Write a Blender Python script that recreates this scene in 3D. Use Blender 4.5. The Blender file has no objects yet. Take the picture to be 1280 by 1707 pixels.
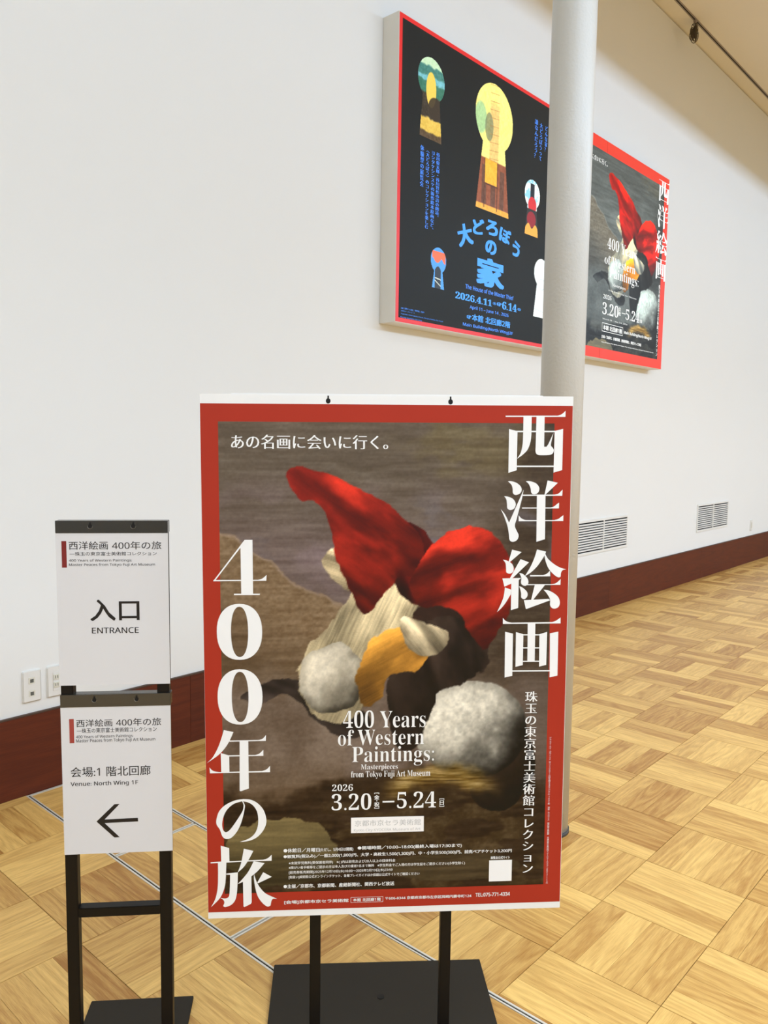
import bpy, bmesh, math, random
import numpy as np
from mathutils import Vector, Matrix
from mathutils.geometry import tessellate_polygon

random.seed(7)
rng = np.random.RandomState(11)
scene = bpy.context.scene
C = scene.collection
R = math.radians

# ---------------------------------------------------------------- camera, world, lights, exposure
T = 0.303                      # side of one parquet panel, metres
CAM_H = 1.33035
cam_data = bpy.data.cameras.new('camera')
cam_data.sensor_fit = 'HORIZONTAL'
cam_data.sensor_width = 36.0
cam_data.lens = 1310.9 * 36.0 / 1280.0
cam_data.clip_start = 0.02
cam_data.clip_end = 100
cam = bpy.data.objects.new('camera', cam_data)
C.objects.link(cam)
right = Vector((0.67166839, -0.7407273, 0.0135878))
down = Vector((-0.05891229, -0.07168455, -0.99568603))
fwd = Vector((0.73850586, 0.66797035, -0.09178619))
cam.matrix_world = Matrix(((right.x, -down.x, -fwd.x, 0), (right.y, -down.y, -fwd.y, 0),
                           (right.z, -down.z, -fwd.z, CAM_H), (0, 0, 0, 1)))
scene.camera = cam

world = bpy.data.worlds.new('world')
scene.world = world
world.use_nodes = True
world.node_tree.nodes['Background'].inputs[0].default_value = (0.75, 0.85, 1.0, 1)
world.node_tree.nodes['Background'].inputs[1].default_value = 0.5

WALL_Y = 2.866                 # face of the back wall
CEIL_Z = 4.82


def area_light(name, loc, size_x, size_y, power, color, rot, spread=180):
    d = bpy.data.lights.new(name, 'AREA')
    d.shape = 'RECTANGLE'
    d.size = size_x
    d.size_y = size_y
    d.energy = power
    d.color = color
    d.spread = R(spread)
    o = bpy.data.objects.new(name, d)
    o.location = loc
    o.rotation_euler = rot
    C.objects.link(o)
    return o


# daylight through the band of high windows in the wall opposite, and an added fill light under the ceiling to lift the ambient
area_light('window_light', (6.0, -4.28, 4.17), 20.0, .48, 530, (0.53, 0.725, 1.0), (R(90), 0, 0))
area_light('fill_light', (4.5, -1.2, 4.78), 16.0, 1.2, 322, (0.74, 0.845, 1.0), (0, 0, 0), 116)

scene.view_settings.view_transform = 'Standard'
scene.view_settings.look = 'None'
scene.view_settings.gamma = 1.0
scene.view_settings.use_curve_mapping = False
scene.view_settings.exposure = 0.06
try:
    scene.cycles.use_denoising = True
    scene.cycles.max_bounces = 8
    scene.cycles.diffuse_bounces = 5
    scene.cycles.sample_clamp_indirect = 6
except Exception:
    pass


# ---------------------------------------------------------------- helpers
def lin(r, g, b):
    f = lambda c: (c / 255 / 12.92) if c / 255 <= 0.04045 else ((c / 255 + 0.055) / 1.055) ** 2.4
    return (f(r), f(g), f(b), 1.0)


def mat(name, rgb, rough=0.6, spec=0.4, metal=0.0, noise=None, bump=None, emit=0.0, coat=0.0):
    """plain paint with faint procedural variation and relief"""
    m = bpy.data.materials.new(name)
    m.use_nodes = True
    nt = m.node_tree
    b = nt.nodes['Principled BSDF']
    b.inputs['Roughness'].default_value = rough
    b.inputs['Specular IOR Level'].default_value = spec
    b.inputs['Metallic'].default_value = metal
    b.inputs['Coat Weight'].default_value = coat
    col = lin(*rgb)
    tc = nt.nodes.new('ShaderNodeTexCoord')
    n = nt.nodes.new('ShaderNodeTexNoise')
    sc, amt = noise or (8.0, 0.04)
    n.inputs['Scale'].default_value = sc
    n.inputs['Detail'].default_value = 4
    nt.links.new(tc.outputs['Object'], n.inputs['Vector'])
    mr = nt.nodes.new('ShaderNodeMapRange')
    mr.inputs['To Min'].default_value = 1 - amt
    mr.inputs['To Max'].default_value = 1 + amt
    nt.links.new(n.outputs['Fac'], mr.inputs['Value'])
    mx = nt.nodes.new('ShaderNodeMix')
    mx.data_type = 'RGBA'
    mx.blend_type = 'MULTIPLY'
    mx.inputs['Factor'].default_value = 1.0
    mx.inputs[6].default_value = col
    nt.links.new(mr.outputs['Result'], mx.inputs[7])
    nt.links.new(mx.outputs[2], b.inputs['Base Color'])
    if emit:
        nt.links.new(mx.outputs[2], b.inputs['Emission Color'])
        b.inputs['Emission Strength'].default_value = emit
    if bump:
        bn = nt.nodes.new('ShaderNodeTexNoise')
        bn.inputs['Scale'].default_value = bump[0]
        bn.inputs['Detail'].default_value = 3
        nt.links.new(tc.outputs['Object'], bn.inputs['Vector'])
        bp = nt.nodes.new('ShaderNodeBump')
        bp.inputs['Strength'].default_value = bump[1]
        bp.inputs['Distance'].default_value = bump[2] if len(bump) > 2 else 0.002
        nt.links.new(bn.outputs['Fac'], bp.inputs['Height'])
        nt.links.new(bp.outputs['Normal'], b.inputs['Normal'])
    return m


def print_mat(name, emit=0.0, rough=0.45):
    """ink colours stored per vertex, with a faint paper grain"""
    m = bpy.data.materials.new(name)
    m.use_nodes = True
    nt = m.node_tree
    b = nt.nodes['Principled BSDF']
    b.inputs['Roughness'].default_value = rough
    b.inputs['Specular IOR Level'].default_value = 0.3
    a = nt.nodes.new('ShaderNodeAttribute')
    a.attribute_name = 'ink'
    tc = nt.nodes.new('ShaderNodeTexCoord')
    n = nt.nodes.new('ShaderNodeTexNoise')
    n.inputs['Scale'].default_value = 160
    nt.links.new(tc.outputs['Object'], n.inputs['Vector'])
    mr = nt.nodes.new('ShaderNodeMapRange')
    mr.inputs['To Min'].default_value = 0.85
    mr.inputs['To Max'].default_value = 1.15
    nt.links.new(n.outputs['Fac'], mr.inputs['Value'])
    mx = nt.nodes.new('ShaderNodeMix')
    mx.data_type = 'RGBA'
    mx.blend_type = 'MULTIPLY'
    mx.inputs['Factor'].default_value = 1.0
    nt.links.new(a.outputs['Color'], mx.inputs[6])
    nt.links.new(mr.outputs['Result'], mx.inputs[7])
    nt.links.new(mx.outputs[2], b.inputs['Base Color'])
    if emit:
        nt.links.new(mx.outputs[2], b.inputs['Emission Color'])
        b.inputs['Emission Strength'].default_value = emit
    return m


def wood(name, light, dark, per_island, rough=0.38, scale=1.0, var=1.0):
    """board wood: UV runs along / across the board in metres; every board takes its own tone and grain"""
    m = bpy.data.materials.new(name)
    m.use_nodes = True
    nt = m.node_tree
    N = nt.nodes.new
    L = nt.links.new
    b = nt.nodes['Principled BSDF']
    uv = N('ShaderNodeUVMap')
    if per_island:
        src = N('ShaderNodeNewGeometry').outputs['Random Per Island']
    else:
        src = N('ShaderNodeObjectInfo').outputs['Random']
    wn = N('ShaderNodeTexWhiteNoise')
    wn.noise_dimensions = '1D'
    L(src, wn.inputs['W'])
    off = N('ShaderNodeVectorMath')
    off.operation = 'SCALE'
    L(wn.outputs['Color'], off.inputs[0])
    off.inputs['Scale'].default_value = 40.0
    add = N('ShaderNodeVectorMath')
    L(uv.outputs['UV'], add.inputs[0])
    L(off.outputs[0], add.inputs[1])
    # long soft figure
    mp = N('ShaderNodeMapping')
    mp.inputs['Scale'].default_value = (3.2 * scale, 48 * scale, 1)
    L(add.outputs[0], mp.inputs['Vector'])
    n1 = N('ShaderNodeTexNoise')
    n1.inputs['Scale'].default_value = 1.0
    n1.inputs['Detail'].default_value = 3
    n1.inputs['Distortion'].default_value = 1.4
    L(mp.outputs[0], n1.inputs['Vector'])
    # growth rings: sine of a warped field gives flame figure
    mp2 = N('ShaderNodeMapping')
    mp2.inputs['Scale'].default_value = (1.5 * scale, 13 * scale, 1)
    L(add.outputs[0], mp2.inputs['Vector'])
    n2 = N('ShaderNodeTexNoise')
    n2.inputs['Scale'].default_value = 1.0
    n2.inputs['Detail'].default_value = 1.5
    L(mp2.outputs[0], n2.inputs['Vector'])
    mul = N('ShaderNodeMath')
    mul.operation = 'MULTIPLY'
    mul.inputs[1].default_value = 62
    L(n2.outputs['Fac'], mul.inputs[0])
    sn = N('ShaderNodeMath')
    sn.operation = 'SINE'
    L(mul.outputs[0], sn.inputs[0])
    # fine pores
    mp3 = N('ShaderNodeMapping')
    mp3.inputs['Scale'].default_value = (28 * scale, 520 * scale, 1)
    L(add.outputs[0], mp3.inputs['Vector'])
    n3 = N('ShaderNodeTexNoise')
    n3.inputs['Scale'].default_value = 1.0
    n3.inputs['Detail'].default_value = 2
    L(mp3.outputs[0], n3.inputs['Vector'])
    # combine
    def ma(op, a, bb):
        x = N('ShaderNodeMath')
        x.operation = op
        for i, v in enumerate((a, bb)):
            if isinstance(v, (int, float)):
                x.inputs[i].default_value = v
            else:
                L(v, x.inputs[i])
        return x.outputs[0]
    f = ma('ADD', ma('MULTIPLY', ma('SUBTRACT', n1.outputs['Fac'], 0.5), 0.6), ma('MULTIPLY', sn.outputs[0], 0.12))
    f = ma('ADD', f, ma('MULTIPLY', ma('SUBTRACT', n3.outputs['Fac'], 0.5), 0.75))
    f = ma('ADD', f, ma('MULTIPLY', ma('SUBTRACT', wn.outputs['Value'], 0.5), 0.72 * var))
    f = ma('ADD', f, 0.5)
    mx = N('ShaderNodeMix')
    mx.data_type = 'RGBA'
    L(f, mx.inputs['Factor'])
    mx.inputs[6].default_value = lin(*dark)
    mx.inputs[7].default_value = lin(*light)
    L(mx.outputs[2], b.inputs['Base Color'])
    b.inputs['Roughness'].default_value = rough
    b.inputs['Specular IOR Level'].default_value = 0.35
    bp = N('ShaderNodeBump')
    bp.inputs['Strength'].default_value = 0.12
    bp.inputs['Distance'].default_value = 0.0006
    L(n3.outputs['Fac'], bp.inputs['Height'])
    L(bp.outputs['Normal'], b.inputs['Normal'])
    return m


class MB:
    """collects boxes, prisms and tubes; build() links them as one mesh object"""

    def __init__(s):
        s.v, s.f, s.uv = [], [], []

    def face_pts(s, pts, faces):
        k = len(s.v)
        s.v += [tuple(p) for p in pts]
        s.f += [tuple(k + i for i in fc) for fc in faces]

    def box(s, x0, x1, y0, y1, z0, z1):
        s.face_pts([(x0, y0, z0), (x1, y0, z0), (x1, y1, z0), (x0, y1, z0), (x0, y0, z1), (x1, y0, z1), (x1, y1, z1), (x0, y1, z1)],
                   [(0, 3, 2, 1), (4, 5, 6, 7), (0, 1, 5, 4), (1, 2, 6, 5), (2, 3, 7, 6), (3, 0, 4, 7)])

    def cyl(s, c, axis, r, h, n=24, r2=None):
        """axis 0/1/2, from c along +axis by h"""
        r2 = r if r2 is None else r2
        a, b = [(1, 2), (2, 0), (0, 1)][axis]
        pts = []
        for rr, t in ((r, 0), (r2, h)):
            for i in range(n):
                p = list(c)
                p[a] += rr * math.cos(2 * math.pi * i / n)
                p[b] += rr * math.sin(2 * math.pi * i / n)
                p[axis] += t
                pts.append(p)
        s.face_pts(pts, [(i, (i + 1) % n, n + (i + 1) % n, n + i) for i in range(n)] + [tuple(range(n - 1, -1, -1)), tuple(range(n, 2 * n))])

    def tube(s, pts, r, n=8):
        rings = []
        for i, p in enumerate(pts):
            p = Vector(p)
            d = (Vector(pts[min(i + 1, len(pts) - 1)]) - Vector(pts[max(i - 1, 0)])).normalized()
            u = d.orthogonal().normalized()
            if rings:
                u = (pu - d * pu.dot(d)).normalized()
            pu = u
            w = d.cross(u)
            rings.append([p + u * r * math.cos(2 * math.pi * k / n) + w * r * math.sin(2 * math.pi * k / n) for k in range(n)])
        flat = [q for rg in rings for q in rg]
        fc = [(i * n + k, i * n + (k + 1) % n, (i + 1) * n + (k + 1) % n, (i + 1) * n + k) for i in range(len(rings) - 1) for k in range(n)]
        fc += [tuple(range(n - 1, -1, -1)), tuple(range(len(flat) - n, len(flat)))]
        s.face_pts(flat, fc)

    def build(s, name, m, parent=None, smooth=False, bevel=0.0):
        me = bpy.data.meshes.new(name)
        me.from_pydata(s.v, [], s.f)
        if bevel:
            bm = bmesh.new()
            bm.from_mesh(me)
            bmesh.ops.bevel(bm, geom=bm.edges[:], offset=bevel, segments=2, affect='EDGES', clamp_overlap=True)
            bm.to_mesh(me)
            bm.free()
        if smooth:
            for p in me.polygons:
                p.use_smooth = len(p.vertices) < 8
        me.materials.append(m)
        me.update()
        o = bpy.data.objects.new(name, me)
        C.objects.link(o)
        o.parent = parent
        return o


def thing(name, label, cat, loc=(0, 0, 0), rz=0.0, group=None):
    o = bpy.data.objects.new(name, None)
    o.empty_display_size = 0.1
    C.objects.link(o)
    o.location = loc
    o.rotation_euler = (0, 0, rz)
    o['label'] = label
    o['category'] = cat
    if group:
        o['group'] = group
    return o


def struct(o):
    o['kind'] = 'structure'
    return o


# ---- flat print: text and outlines on a board.  A Board maps (right mm, down mm, proud mm) to its thing's local metres
class Board:
    def __init__(s, z0, roll=0.0, y0=0.0, x0=0.0):
        s.z0, s.c, s.s, s.y0, s.x0 = z0, math.cos(roll), math.sin(roll), y0, x0

    def __call__(s, u, v, d=0.0):
        u, v, d = u / 1000, v / 1000, d / 1000
        return (s.x0 + u * s.c - v * s.s, s.y0 - d, s.z0 - u * s.s - v * s.c)

    def slab(s, mb, u0, v0, u1, v1, d0, d1):
        """box between proud heights d0 < d1 (mm)"""
        q = [s(u0, v1, d1), s(u1, v1, d1), s(u1, v1, d0), s(u0, v1, d0), s(u0, v0, d1), s(u1, v0, d1), s(u1, v0, d0), s(u0, v0, d0)]
        mb.face_pts(q, [(0, 3, 2, 1), (4, 5, 6, 7), (0, 1, 5, 4), (1, 2, 6, 5), (2, 3, 7, 6), (3, 0, 4, 7)])


_font_curve = bpy.data.curves.new('type', 'FONT')
_font_curve.size = 1.0
_font_curve.resolution_u = 3
_font_obj = bpy.data.objects.new('type', _font_curve)
_cache = {}


def serif(t):
    o = ''
    for c in t:
        k = ord(c)
        o += chr(0x1D400 + k - 65) if 'A' <= c <= 'Z' else chr(0x1D41A + k - 97) if 'a' <= c <= 'z' else chr(0x1D7CE + k - 48) if '0' <= c <= '9' else c
    return o


def sans(t):
    o = ''
    for c in t:
        k = ord(c)
        o += chr(0x1D5A0 + k - 65) if 'A' <= c <= 'Z' else chr(0x1D5BA + k - 97) if 'a' <= c <= 'z' else chr(0x1D7E2 + k - 48) if '0' <= c <= '9' else c
    return o


def glyphs(text, offset=0.0):
    key = (text, offset)
    if key not in _cache:
        if _font_obj.name not in C.objects:
            C.objects.link(_font_obj)
        _font_curve.body = text
        _font_curve.offset = offset
        bpy.context.view_layer.update()
        dg = bpy.context.evaluated_depsgraph_get()
        ev = _font_obj.evaluated_get(dg)
        me = ev.to_mesh()
        v = np.zeros(len(me.vertices) * 3)
        me.vertices.foreach_get('co', v)
        _cache[key] = (v.reshape(-1, 3)[:, :2].copy(), [tuple(p.vertices) for p in me.polygons])
        ev.to_mesh_clear()
    return _cache[key]


STYLE = {  # font mapping, outline offset, shifted copies (em) that give the weight
    'reg': (sans, 0.0, [(-.006, 0), (.006, 0)]),
    'med': (sans, 0.0, [(-.016, -.012), (.016, -.012), (-.016, .012), (.016, .012)]),
    'bold': (sans, 0.0, [(-.022, -.016), (.022, -.016), (-.022, .016), (.022, .016), (0, 0)]),
    'semi': (sans, 0.0, [(-.014, -.008), (.014, .008)]),
    'heavy': (sans, 0.0, [(a, b) for a in (-.045, -.022, 0, .022, .045) for b in (-.03, 0, .03)]),
    'min': (serif, -.012, [(-.03, 0), (-.01, 0), (.01, 0), (.03, 0)]),
    'ser': (serif, -.008, [(0, 0)]),
    'serb': (serif, 0.0, [(-.02, 0), (.02, 0), (0, 0)]),
    'sans': (sans, 0.0, [(-.008, 0), (.008, 0)]),
    'sansm': (sans, 0.0, [(-.014, 0), (.014, 0), (0, .008)]),
    'tiny': (sans, 0.0, [(0, 0)]),
}


def put_text(mb, board, style, text, u0, v0, u1, v1, d):
    """fit one line of type into the rectangle u0..u1, v0..v1 (mm)"""
    fn, off, sh = STYLE[style]
    pts, faces = glyphs(fn(text), off)
    if not len(pts):
        return
    lo, hi = pts.min(0), pts.max(0)
    sx = (u1 - u0) / max(hi[0] - lo[0], 1e-3)
    sy = (v1 - v0) / max(hi[1] - lo[1], 1e-3)
    if text in '・、。一―':
        sx = sy = min(sx, sy)
    for i, (dx, dy) in enumerate(sh):
        mb.face_pts([board(u0 + (x - lo[0] + dx) * sx, v1 - (y - lo[1] + dy) * sy, d + i * .05) for x, y in pts], faces)


def put_column(mb, board, style, text, u0, v0, u1, v1, d):
    """vertical type: one em cell per character"""
    fn, off, sh = STYLE[style]
    n = len(text)
    cell = (v1 - v0) / n
    w = u1 - u0
    for k, ch in enumerate(text):
        if ch in ' 　':
            continue
        pts, faces = glyphs(fn(ch), off)
        if not len(pts):
            continue
        p = pts.copy()
        if ord(ch) < 0x2000:                      # centre latin characters in the cell
            c = (p.min(0) + p.max(0)) / 2
            p = p - c + np.array([.5, .38])
        if ch in 'ー=〈〉《》（）／―':
            q = p - np.array([.5, .38])
            p = np.stack([q[:, 1], -q[:, 0]], 1) + np.array([.5, .38])
        if ch in '、。':
            p = p + np.array([.55, .55])
        for i, (dx, dy) in enumerate(sh):
            mb.face_pts([board(u0 + (x + dx) * w, v0 + cell * k + (0.88 - y - dy) * cell, d + i * .05) for x, y in p], faces)


def put_char(mb, board, style, ch, uc, vc, w, h, ang, d):
    fn, off, sh = STYLE[style]
    pts, faces = glyphs(fn(ch), off)
    c = (pts.min(0) + pts.max(0)) / 2
    e = (pts.max(0) - pts.min(0))
    ca, sa = math.cos(R(ang)), math.sin(R(ang))
    for i, (dx, dy) in enumerate(sh):
        out = []
        for x, y in pts:
            X, Y = (x - c[0] + dx) * w / e[0], (y - c[1] + dy) * h / e[1]
            out.append(board(uc + X * ca - Y * sa, vc - (X * sa + Y * ca), d + i * .05))
        mb.face_pts(out, faces)


def smooth_outline(pts, n=5):
    """outline points; those with a third value are smooth, the others are corners"""
    out = []
    m = len(pts)
    for i in range(m):
        p0, p1, p2, p3 = pts[i - 1], pts[i], pts[(i + 1) % m], pts[(i + 2) % m]
        out.append((p1[0], p1[1]))
        s1, s2 = len(p1) > 2, len(p2) > 2
        if not (s1 or s2):
            continue
        a, b = np.array(p1[:2]), np.array(p2[:2])
        t1 = (b - np.array(p0[:2])) / 2 if s1 else (b - a) * .6
        t2 = (np.array(p3[:2]) - a) / 2 if s2 else (b - a) * .6
        L = np.linalg.norm(b - a)
        for t in (t1, t2):
            k = np.linalg.norm(t)
            if k > L * 1.1:
                t *= L * 1.1 / k
        for j in range(1, n):
            t = j / n
            h = (2 * t**3 - 3 * t**2 + 1) * a + (t**3 - 2 * t**2 + t) * t1 + (-2 * t**3 + 3 * t**2) * b + (t**3 - t**2) * t2
            out.append((h[0], h[1]))
    return out


def put_outline(mb, board, pts, d, fit=None):
    o = smooth_outline(pts)
    if fit:
        o = [fit(x, y) for x, y in o]
    tri = tessellate_polygon([[Vector((x, y, 0)) for x, y in o]])
    mb.face_pts([board(x, y, d) for x, y in o], tri)


def put_ring(mb, board, z, d, fit=None, n=40):
    """figure zero: outer and inner ovals given by left, right, top, bottom points"""
    def oval(q):
        cx, cy = (q[0][0] + q[1][0]) / 2, (q[2][1] + q[3][1]) / 2
        rx, ry = (q[1][0] - q[0][0]) / 2, (q[3][1] - q[2][1]) / 2
        r = []
        for i in range(n):
            a = 2 * math.pi * i / n
            ca, sa = math.cos(a), math.sin(a)
            k = 2 / 2.25
            r.append((cx + rx * math.copysign(abs(ca) ** k, ca), cy + ry * math.copysign(abs(sa) ** k, sa)))
        return r
    a, b = oval(z[:4]), oval(z[4:])
    if fit:
        a, b = [fit(*p) for p in a], [fit(*p) for p in b]
    mb.face_pts([board(x, y, d) for x, y in a + b], [(i, (i + 1) % n, n + (i + 1) % n, n + i) for i in range(n)])


# ---- painted picture area: a fine grid whose vertices carry ink colours
def value_noise(x, y, seed):
    g = np.random.RandomState(seed).rand(64, 64)
    xi, yi = np.floor(x).astype(int), np.floor(y).astype(int)
    fx, fy = x - xi, y - yi
    fx, fy = fx * fx * (3 - 2 * fx), fy * fy * (3 - 2 * fy)
    G = lambda i, j: g[i % 64, j % 64]
    return (G(xi, yi) * (1 - fx) * (1 - fy) + G(xi + 1, yi) * fx * (1 - fy) + G(xi, yi + 1) * (1 - fx) * fy + G(xi + 1, yi + 1) * fx * fy)


def fbm(x, y, seed, octaves=4):
    s, a, t = 0, .5, 0
    for k in range(octaves):
        s = s + a * value_noise(x * 2**k, y * 2**k, seed + k)
        t += a
        a *= .55
    return s / t


def sst(e0, e1, x):
    t = np.clip((x - e0) / (e1 - e0), 0, 1)
    return t * t * (3 - 2 * t)


def in_poly(x, y, poly):
    inside = np.zeros(x.shape, bool)
    n = len(poly)
    for i in range(n):
        x0, y0 = poly[i]
        x1, y1 = poly[(i + 1) % n]
        if y0 == y1:
            continue
        c = ((y0 > y) != (y1 > y)) & (x < (x1 - x0) * (y - y0) / (y1 - y0) + x0)
        inside ^= c
    return inside


def srgb_lin(c):
    c = np.clip(c, 0, 255) / 255
    return np.where(c <= .04045, c / 12.92, ((c + .055) / 1.055) ** 2.4)


def ink_grid(name, board, m, parent, u0, v0, u1, v1, step, colour, d, mask=None):
    nu, nv = int((u1 - u0) / step), int((v1 - v0) / step)
    U, V = np.meshgrid(np.linspace(u0, u1, nu + 1), np.linspace(v0, v1, nv + 1))
    col = srgb_lin(colour(U, V))
    pts = [board(a, b, d) for a, b in zip(U.ravel(), V.ravel())]
    idx = np.arange((nu + 1) * (nv + 1)).reshape(nv + 1, nu + 1)
    q = np.stack([idx[1:, :-1], idx[1:, 1:], idx[:-1, 1:], idx[:-1, :-1]], -1).reshape(-1, 4)
    if mask is not None:
        keep = mask((U[1:, 1:] + U[:-1, :-1]) / 2, (V[1:, 1:] + V[:-1, :-1]) / 2).ravel()
        q = q[keep]
        used = np.unique(q)
        re = np.zeros(len(pts), int)
        re[used] = np.arange(len(used))
        q = re[q]
        pts = [pts[i] for i in used]
        col = col.reshape(-1, 3)[used]
    me = bpy.data.meshes.new(name)
    me.from_pydata(pts, [], q.tolist())
    at = me.color_attributes.new('ink', 'FLOAT_COLOR', 'POINT')
    at.data.foreach_set('color', np.concatenate([col.reshape(-1, 3), np.ones((len(pts), 1))], 1).ravel())
    me.materials.append(m)
    o = bpy.data.objects.new(name, me)
    C.objects.link(o)
    o.parent = parent
    return o


def mix(base, col, a):
    return base * (1 - a[..., None]) + col * a[..., None]


RGB = lambda *c: np.array(c, float)


def still_life(u, v):
    """a plain stand-in picture: red and ivory draped cloths over pale boulders before a brown sky and dark hills"""
    w = fbm(u / 60, v / 60, 3) - .5
    w2 = fbm(u / 28, v / 28, 33) - .5
    br = fbm(u / 80 + w, v / 8, 9) - .5
    fine = fbm(u / 7, v / 5, 21, 3) - .5
    c = RGB(108, 97, 84) + np.zeros(u.shape + (3,))
    c = mix(c, RGB(120, 106, 100), sst(150, 330, v) * sst(640, 380, u))
    c = mix(c, RGB(136, 120, 120), sst(0.48, .72, fbm(u / 130, v / 90, 40)) * sst(620, 350, u) * sst(120, 260, v) * .7)
    c = mix(c, RGB(118, 106, 78), sst(.5, .7, fbm(u / 120, v / 45, 44)) * sst(330, 460, u) * sst(200, 120, v) * .7)
    c = mix(c, RGB(74, 62, 50), sst(560, 700, u + 90 * w + .2 * v) * .75)
    c = mix(c, RGB(122, 118, 128), sst(.58, .78, fbm(u / 90, v / 60, 52)) * .45 * sst(160, 260, v) * sst(460, 300, v))
    c += br[..., None] * 34 + fine[..., None] * 12
    # pale slope on the left, misty valley below it
    hill = v - (262 + (u - 40) * .66 + 50 * w)
    hm = sst(0, 5, hill) * sst(300, 260, u + 20 * w)
    c = mix(c, RGB(132, 112, 88) + (br * 40 + fine * 34)[..., None], hm)
    c = mix(c, RGB(158, 140, 124) + (br * 30)[..., None], hm * sst(14, 3, hill) * .8)
    c = mix(c, RGB(96, 80, 62) + (br * 40)[..., None], sst(80, 240, hill) * sst(320, 250, u) * .7)
    c = mix(c, RGB(122, 108, 96) + (w * 50 + fine * 20)[..., None], sst(520, 620, v + 60 * w) * sst(860, 700, v) * .85)
    c = mix(c, RGB(98, 86, 78) + (br * 30)[..., None], sst(600, 640, u) * sst(480, 640, v) * .6)
    # dark ground with a flat pale rock
    g = v - (775 + 34 * np.sin(u / 110. + .6) + 80 * w)
    c = mix(c, RGB(60, 46, 32) + (br * 44 + fine * 18)[..., None], sst(-10, 22, g))
    c = mix(c, RGB(84, 70, 48) + (w2 * 60 + fine * 30)[..., None], sst(.5, .6, fbm(u / 90 + 4, v / 34, 77)) * sst(20, 90, g) * .7)
    rock = ((u - 150) / 118) ** 2 + ((v - 925) / 74) ** 2 + w2 * .5
    c = mix(c, RGB(116, 104, 74) * (1.1 - .5 * sst(860, 1000, v) + br * .4)[..., None], sst(1.02, .96, rock))
    rock = ((u - 500) / 150) ** 2 + ((v - 965) / 30) ** 2 + w2 * .6
    c = mix(c, RGB(82, 72, 54) * (1 + br * .6)[..., None], sst(1.02, .94, rock) * .8)

    def blob(c, cx, cy, rx, ry, ang, tone, seed, dark=.75, k=1.0, rough=.14, mot=.22):
        ca, sa = math.cos(ang), math.sin(ang)
        x, y = (u - cx) * ca + (v - cy) * sa, -(u - cx) * sa + (v - cy) * ca
        ww = fbm(u / 45, v / 45, seed) - .5
        r = np.sqrt((x / rx) ** 2 + (y / ry) ** 2) + ww * rough
        m = sst(1.0, .97, r)
        sh = np.clip(1.08 - dark * sst(-.5, 1.05, ((u - cx) / rx * .5 + (v - cy) / ry * .6) + ww * .7) - .22 * sst(.7, 1, r), .1, 1.1)
        mo = 1 + mot * (fbm(u / 9, v / 9, seed + 8, 3) - .5)
        return mix(c, tone * (sh * mo)[..., None], m * k)

    def drape(c, poly, tone, angle, pitch, seed, contrast=.32, warp=10, hair=0.0):
        """cloth with an outline and folds running along the given angle"""
        uu, vv = u + warp * w2 * 2, v + warp * (fbm(u / 30, v / 30, seed + 3) - .5) * 2
        out = smooth_outline([(a, b, 1) for a, b in poly])
        lo, hi = np.min(out, 0) - 40, np.max(out, 0) + 40
        near = (u > lo[0]) & (u < hi[0]) & (v > lo[1]) & (v < hi[1])
        m = np.zeros(u.shape)
        m[near] = sum(in_poly(uu[near] + a, vv[near] + b, out) for a, b in ((-.7, -.7), (.7, -.7), (-.7, .7), (.7, .7))) / 4
        ca, sa = math.cos(angle), math.sin(angle)
        q = (-(u) * sa + v * ca)
        p = (u * ca + v * sa)
        f = np.sin(q / pitch + 2.4 * fbm(p / 110, q / 60, seed) * 3 + .6 * np.sin(p / 70))
        f2 = np.sin(q / (pitch * .43) + 5 * fbm(p / 80, q / 40, seed + 1))
        sh = 1 + contrast * f + contrast * .4 * f2 + (fbm(p / 60, q / 2.5, seed + 2) - .5) * hair
        gx = sst(np.min([b for a, b in poly]), np.max([b for a, b in poly]), v)
        sh = sh * (1.12 - .42 * gx)
        return mix(c, tone * np.clip(sh, .12, 1.5)[..., None], m)

    c = blob(c, 450, 480, 120, 100, .5, RGB(60, 44, 38), 61)
    c = blob(c, 600, 760, 66, 92, .3, RGB(52, 42, 34), 63)
    c = blob(c, 535, 672, 118, 104, .1, RGB(206, 200, 184), 5, .88, 1, .1, .3)
    c = drape(c, [(400, 470), (470, 440), (545, 470), (566, 530), (524, 575), (470, 592), (452, 640), (430, 700), (392, 716), (366, 650), (370, 560)], RGB(52, 43, 38), 1.2, 18, 65, .3, 10)
    c = drape(c, [(160, 590), (110, 612), (70, 600), (120, 568), (200, 565), (260, 600), (330, 650), (300, 690), (230, 660)], RGB(66, 58, 54), .3, 16, 47, .3)
    c = drape(c, [(316, 300), (395, 285), (425, 330), (430, 410), (395, 480), (352, 540), (322, 620), (262, 655), (205, 628), (182, 560), (205, 500), (262, 440), (296, 370)],
              RGB(204, 188, 152), 2.0, 24, 35, .17, 12, .42)
    c = blob(c, 252, 565, 66, 78, .2, RGB(222, 214, 196), 45, .7, .8, .3, .2)
    c = drape(c, [(232, 330), (262, 296), (330, 300), (392, 340), (380, 372), (330, 386), (280, 380)], RGB(200, 182, 146), .35, 15, 25, .2, 8, .4)
    c = drape(c, [(322, 500), (372, 462), (430, 470), (452, 505), (425, 545), (372, 560), (350, 606), (318, 620), (300, 570)], RGB(188, 138, 66), -.5, 20, 55, .2, 8, .2)
    c = drape(c, [(392, 440), (440, 452), (486, 470), (470, 512), (430, 520), (400, 492)], RGB(200, 184, 152), .9, 12, 75, .22, 6, .3)
    # dry grass sweep at the foot
    gr = np.abs(v - (808 - 34 * np.sin((u - 330) / 95.)) + 40 * w)
    c = mix(c, RGB(140, 116, 64) + (fbm(u / 50, v / 3.5, 88) - .5)[..., None] * 190, sst(34, 6, gr) * sst(340, 400, u) * sst(620, 540, u) * .85)
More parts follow.
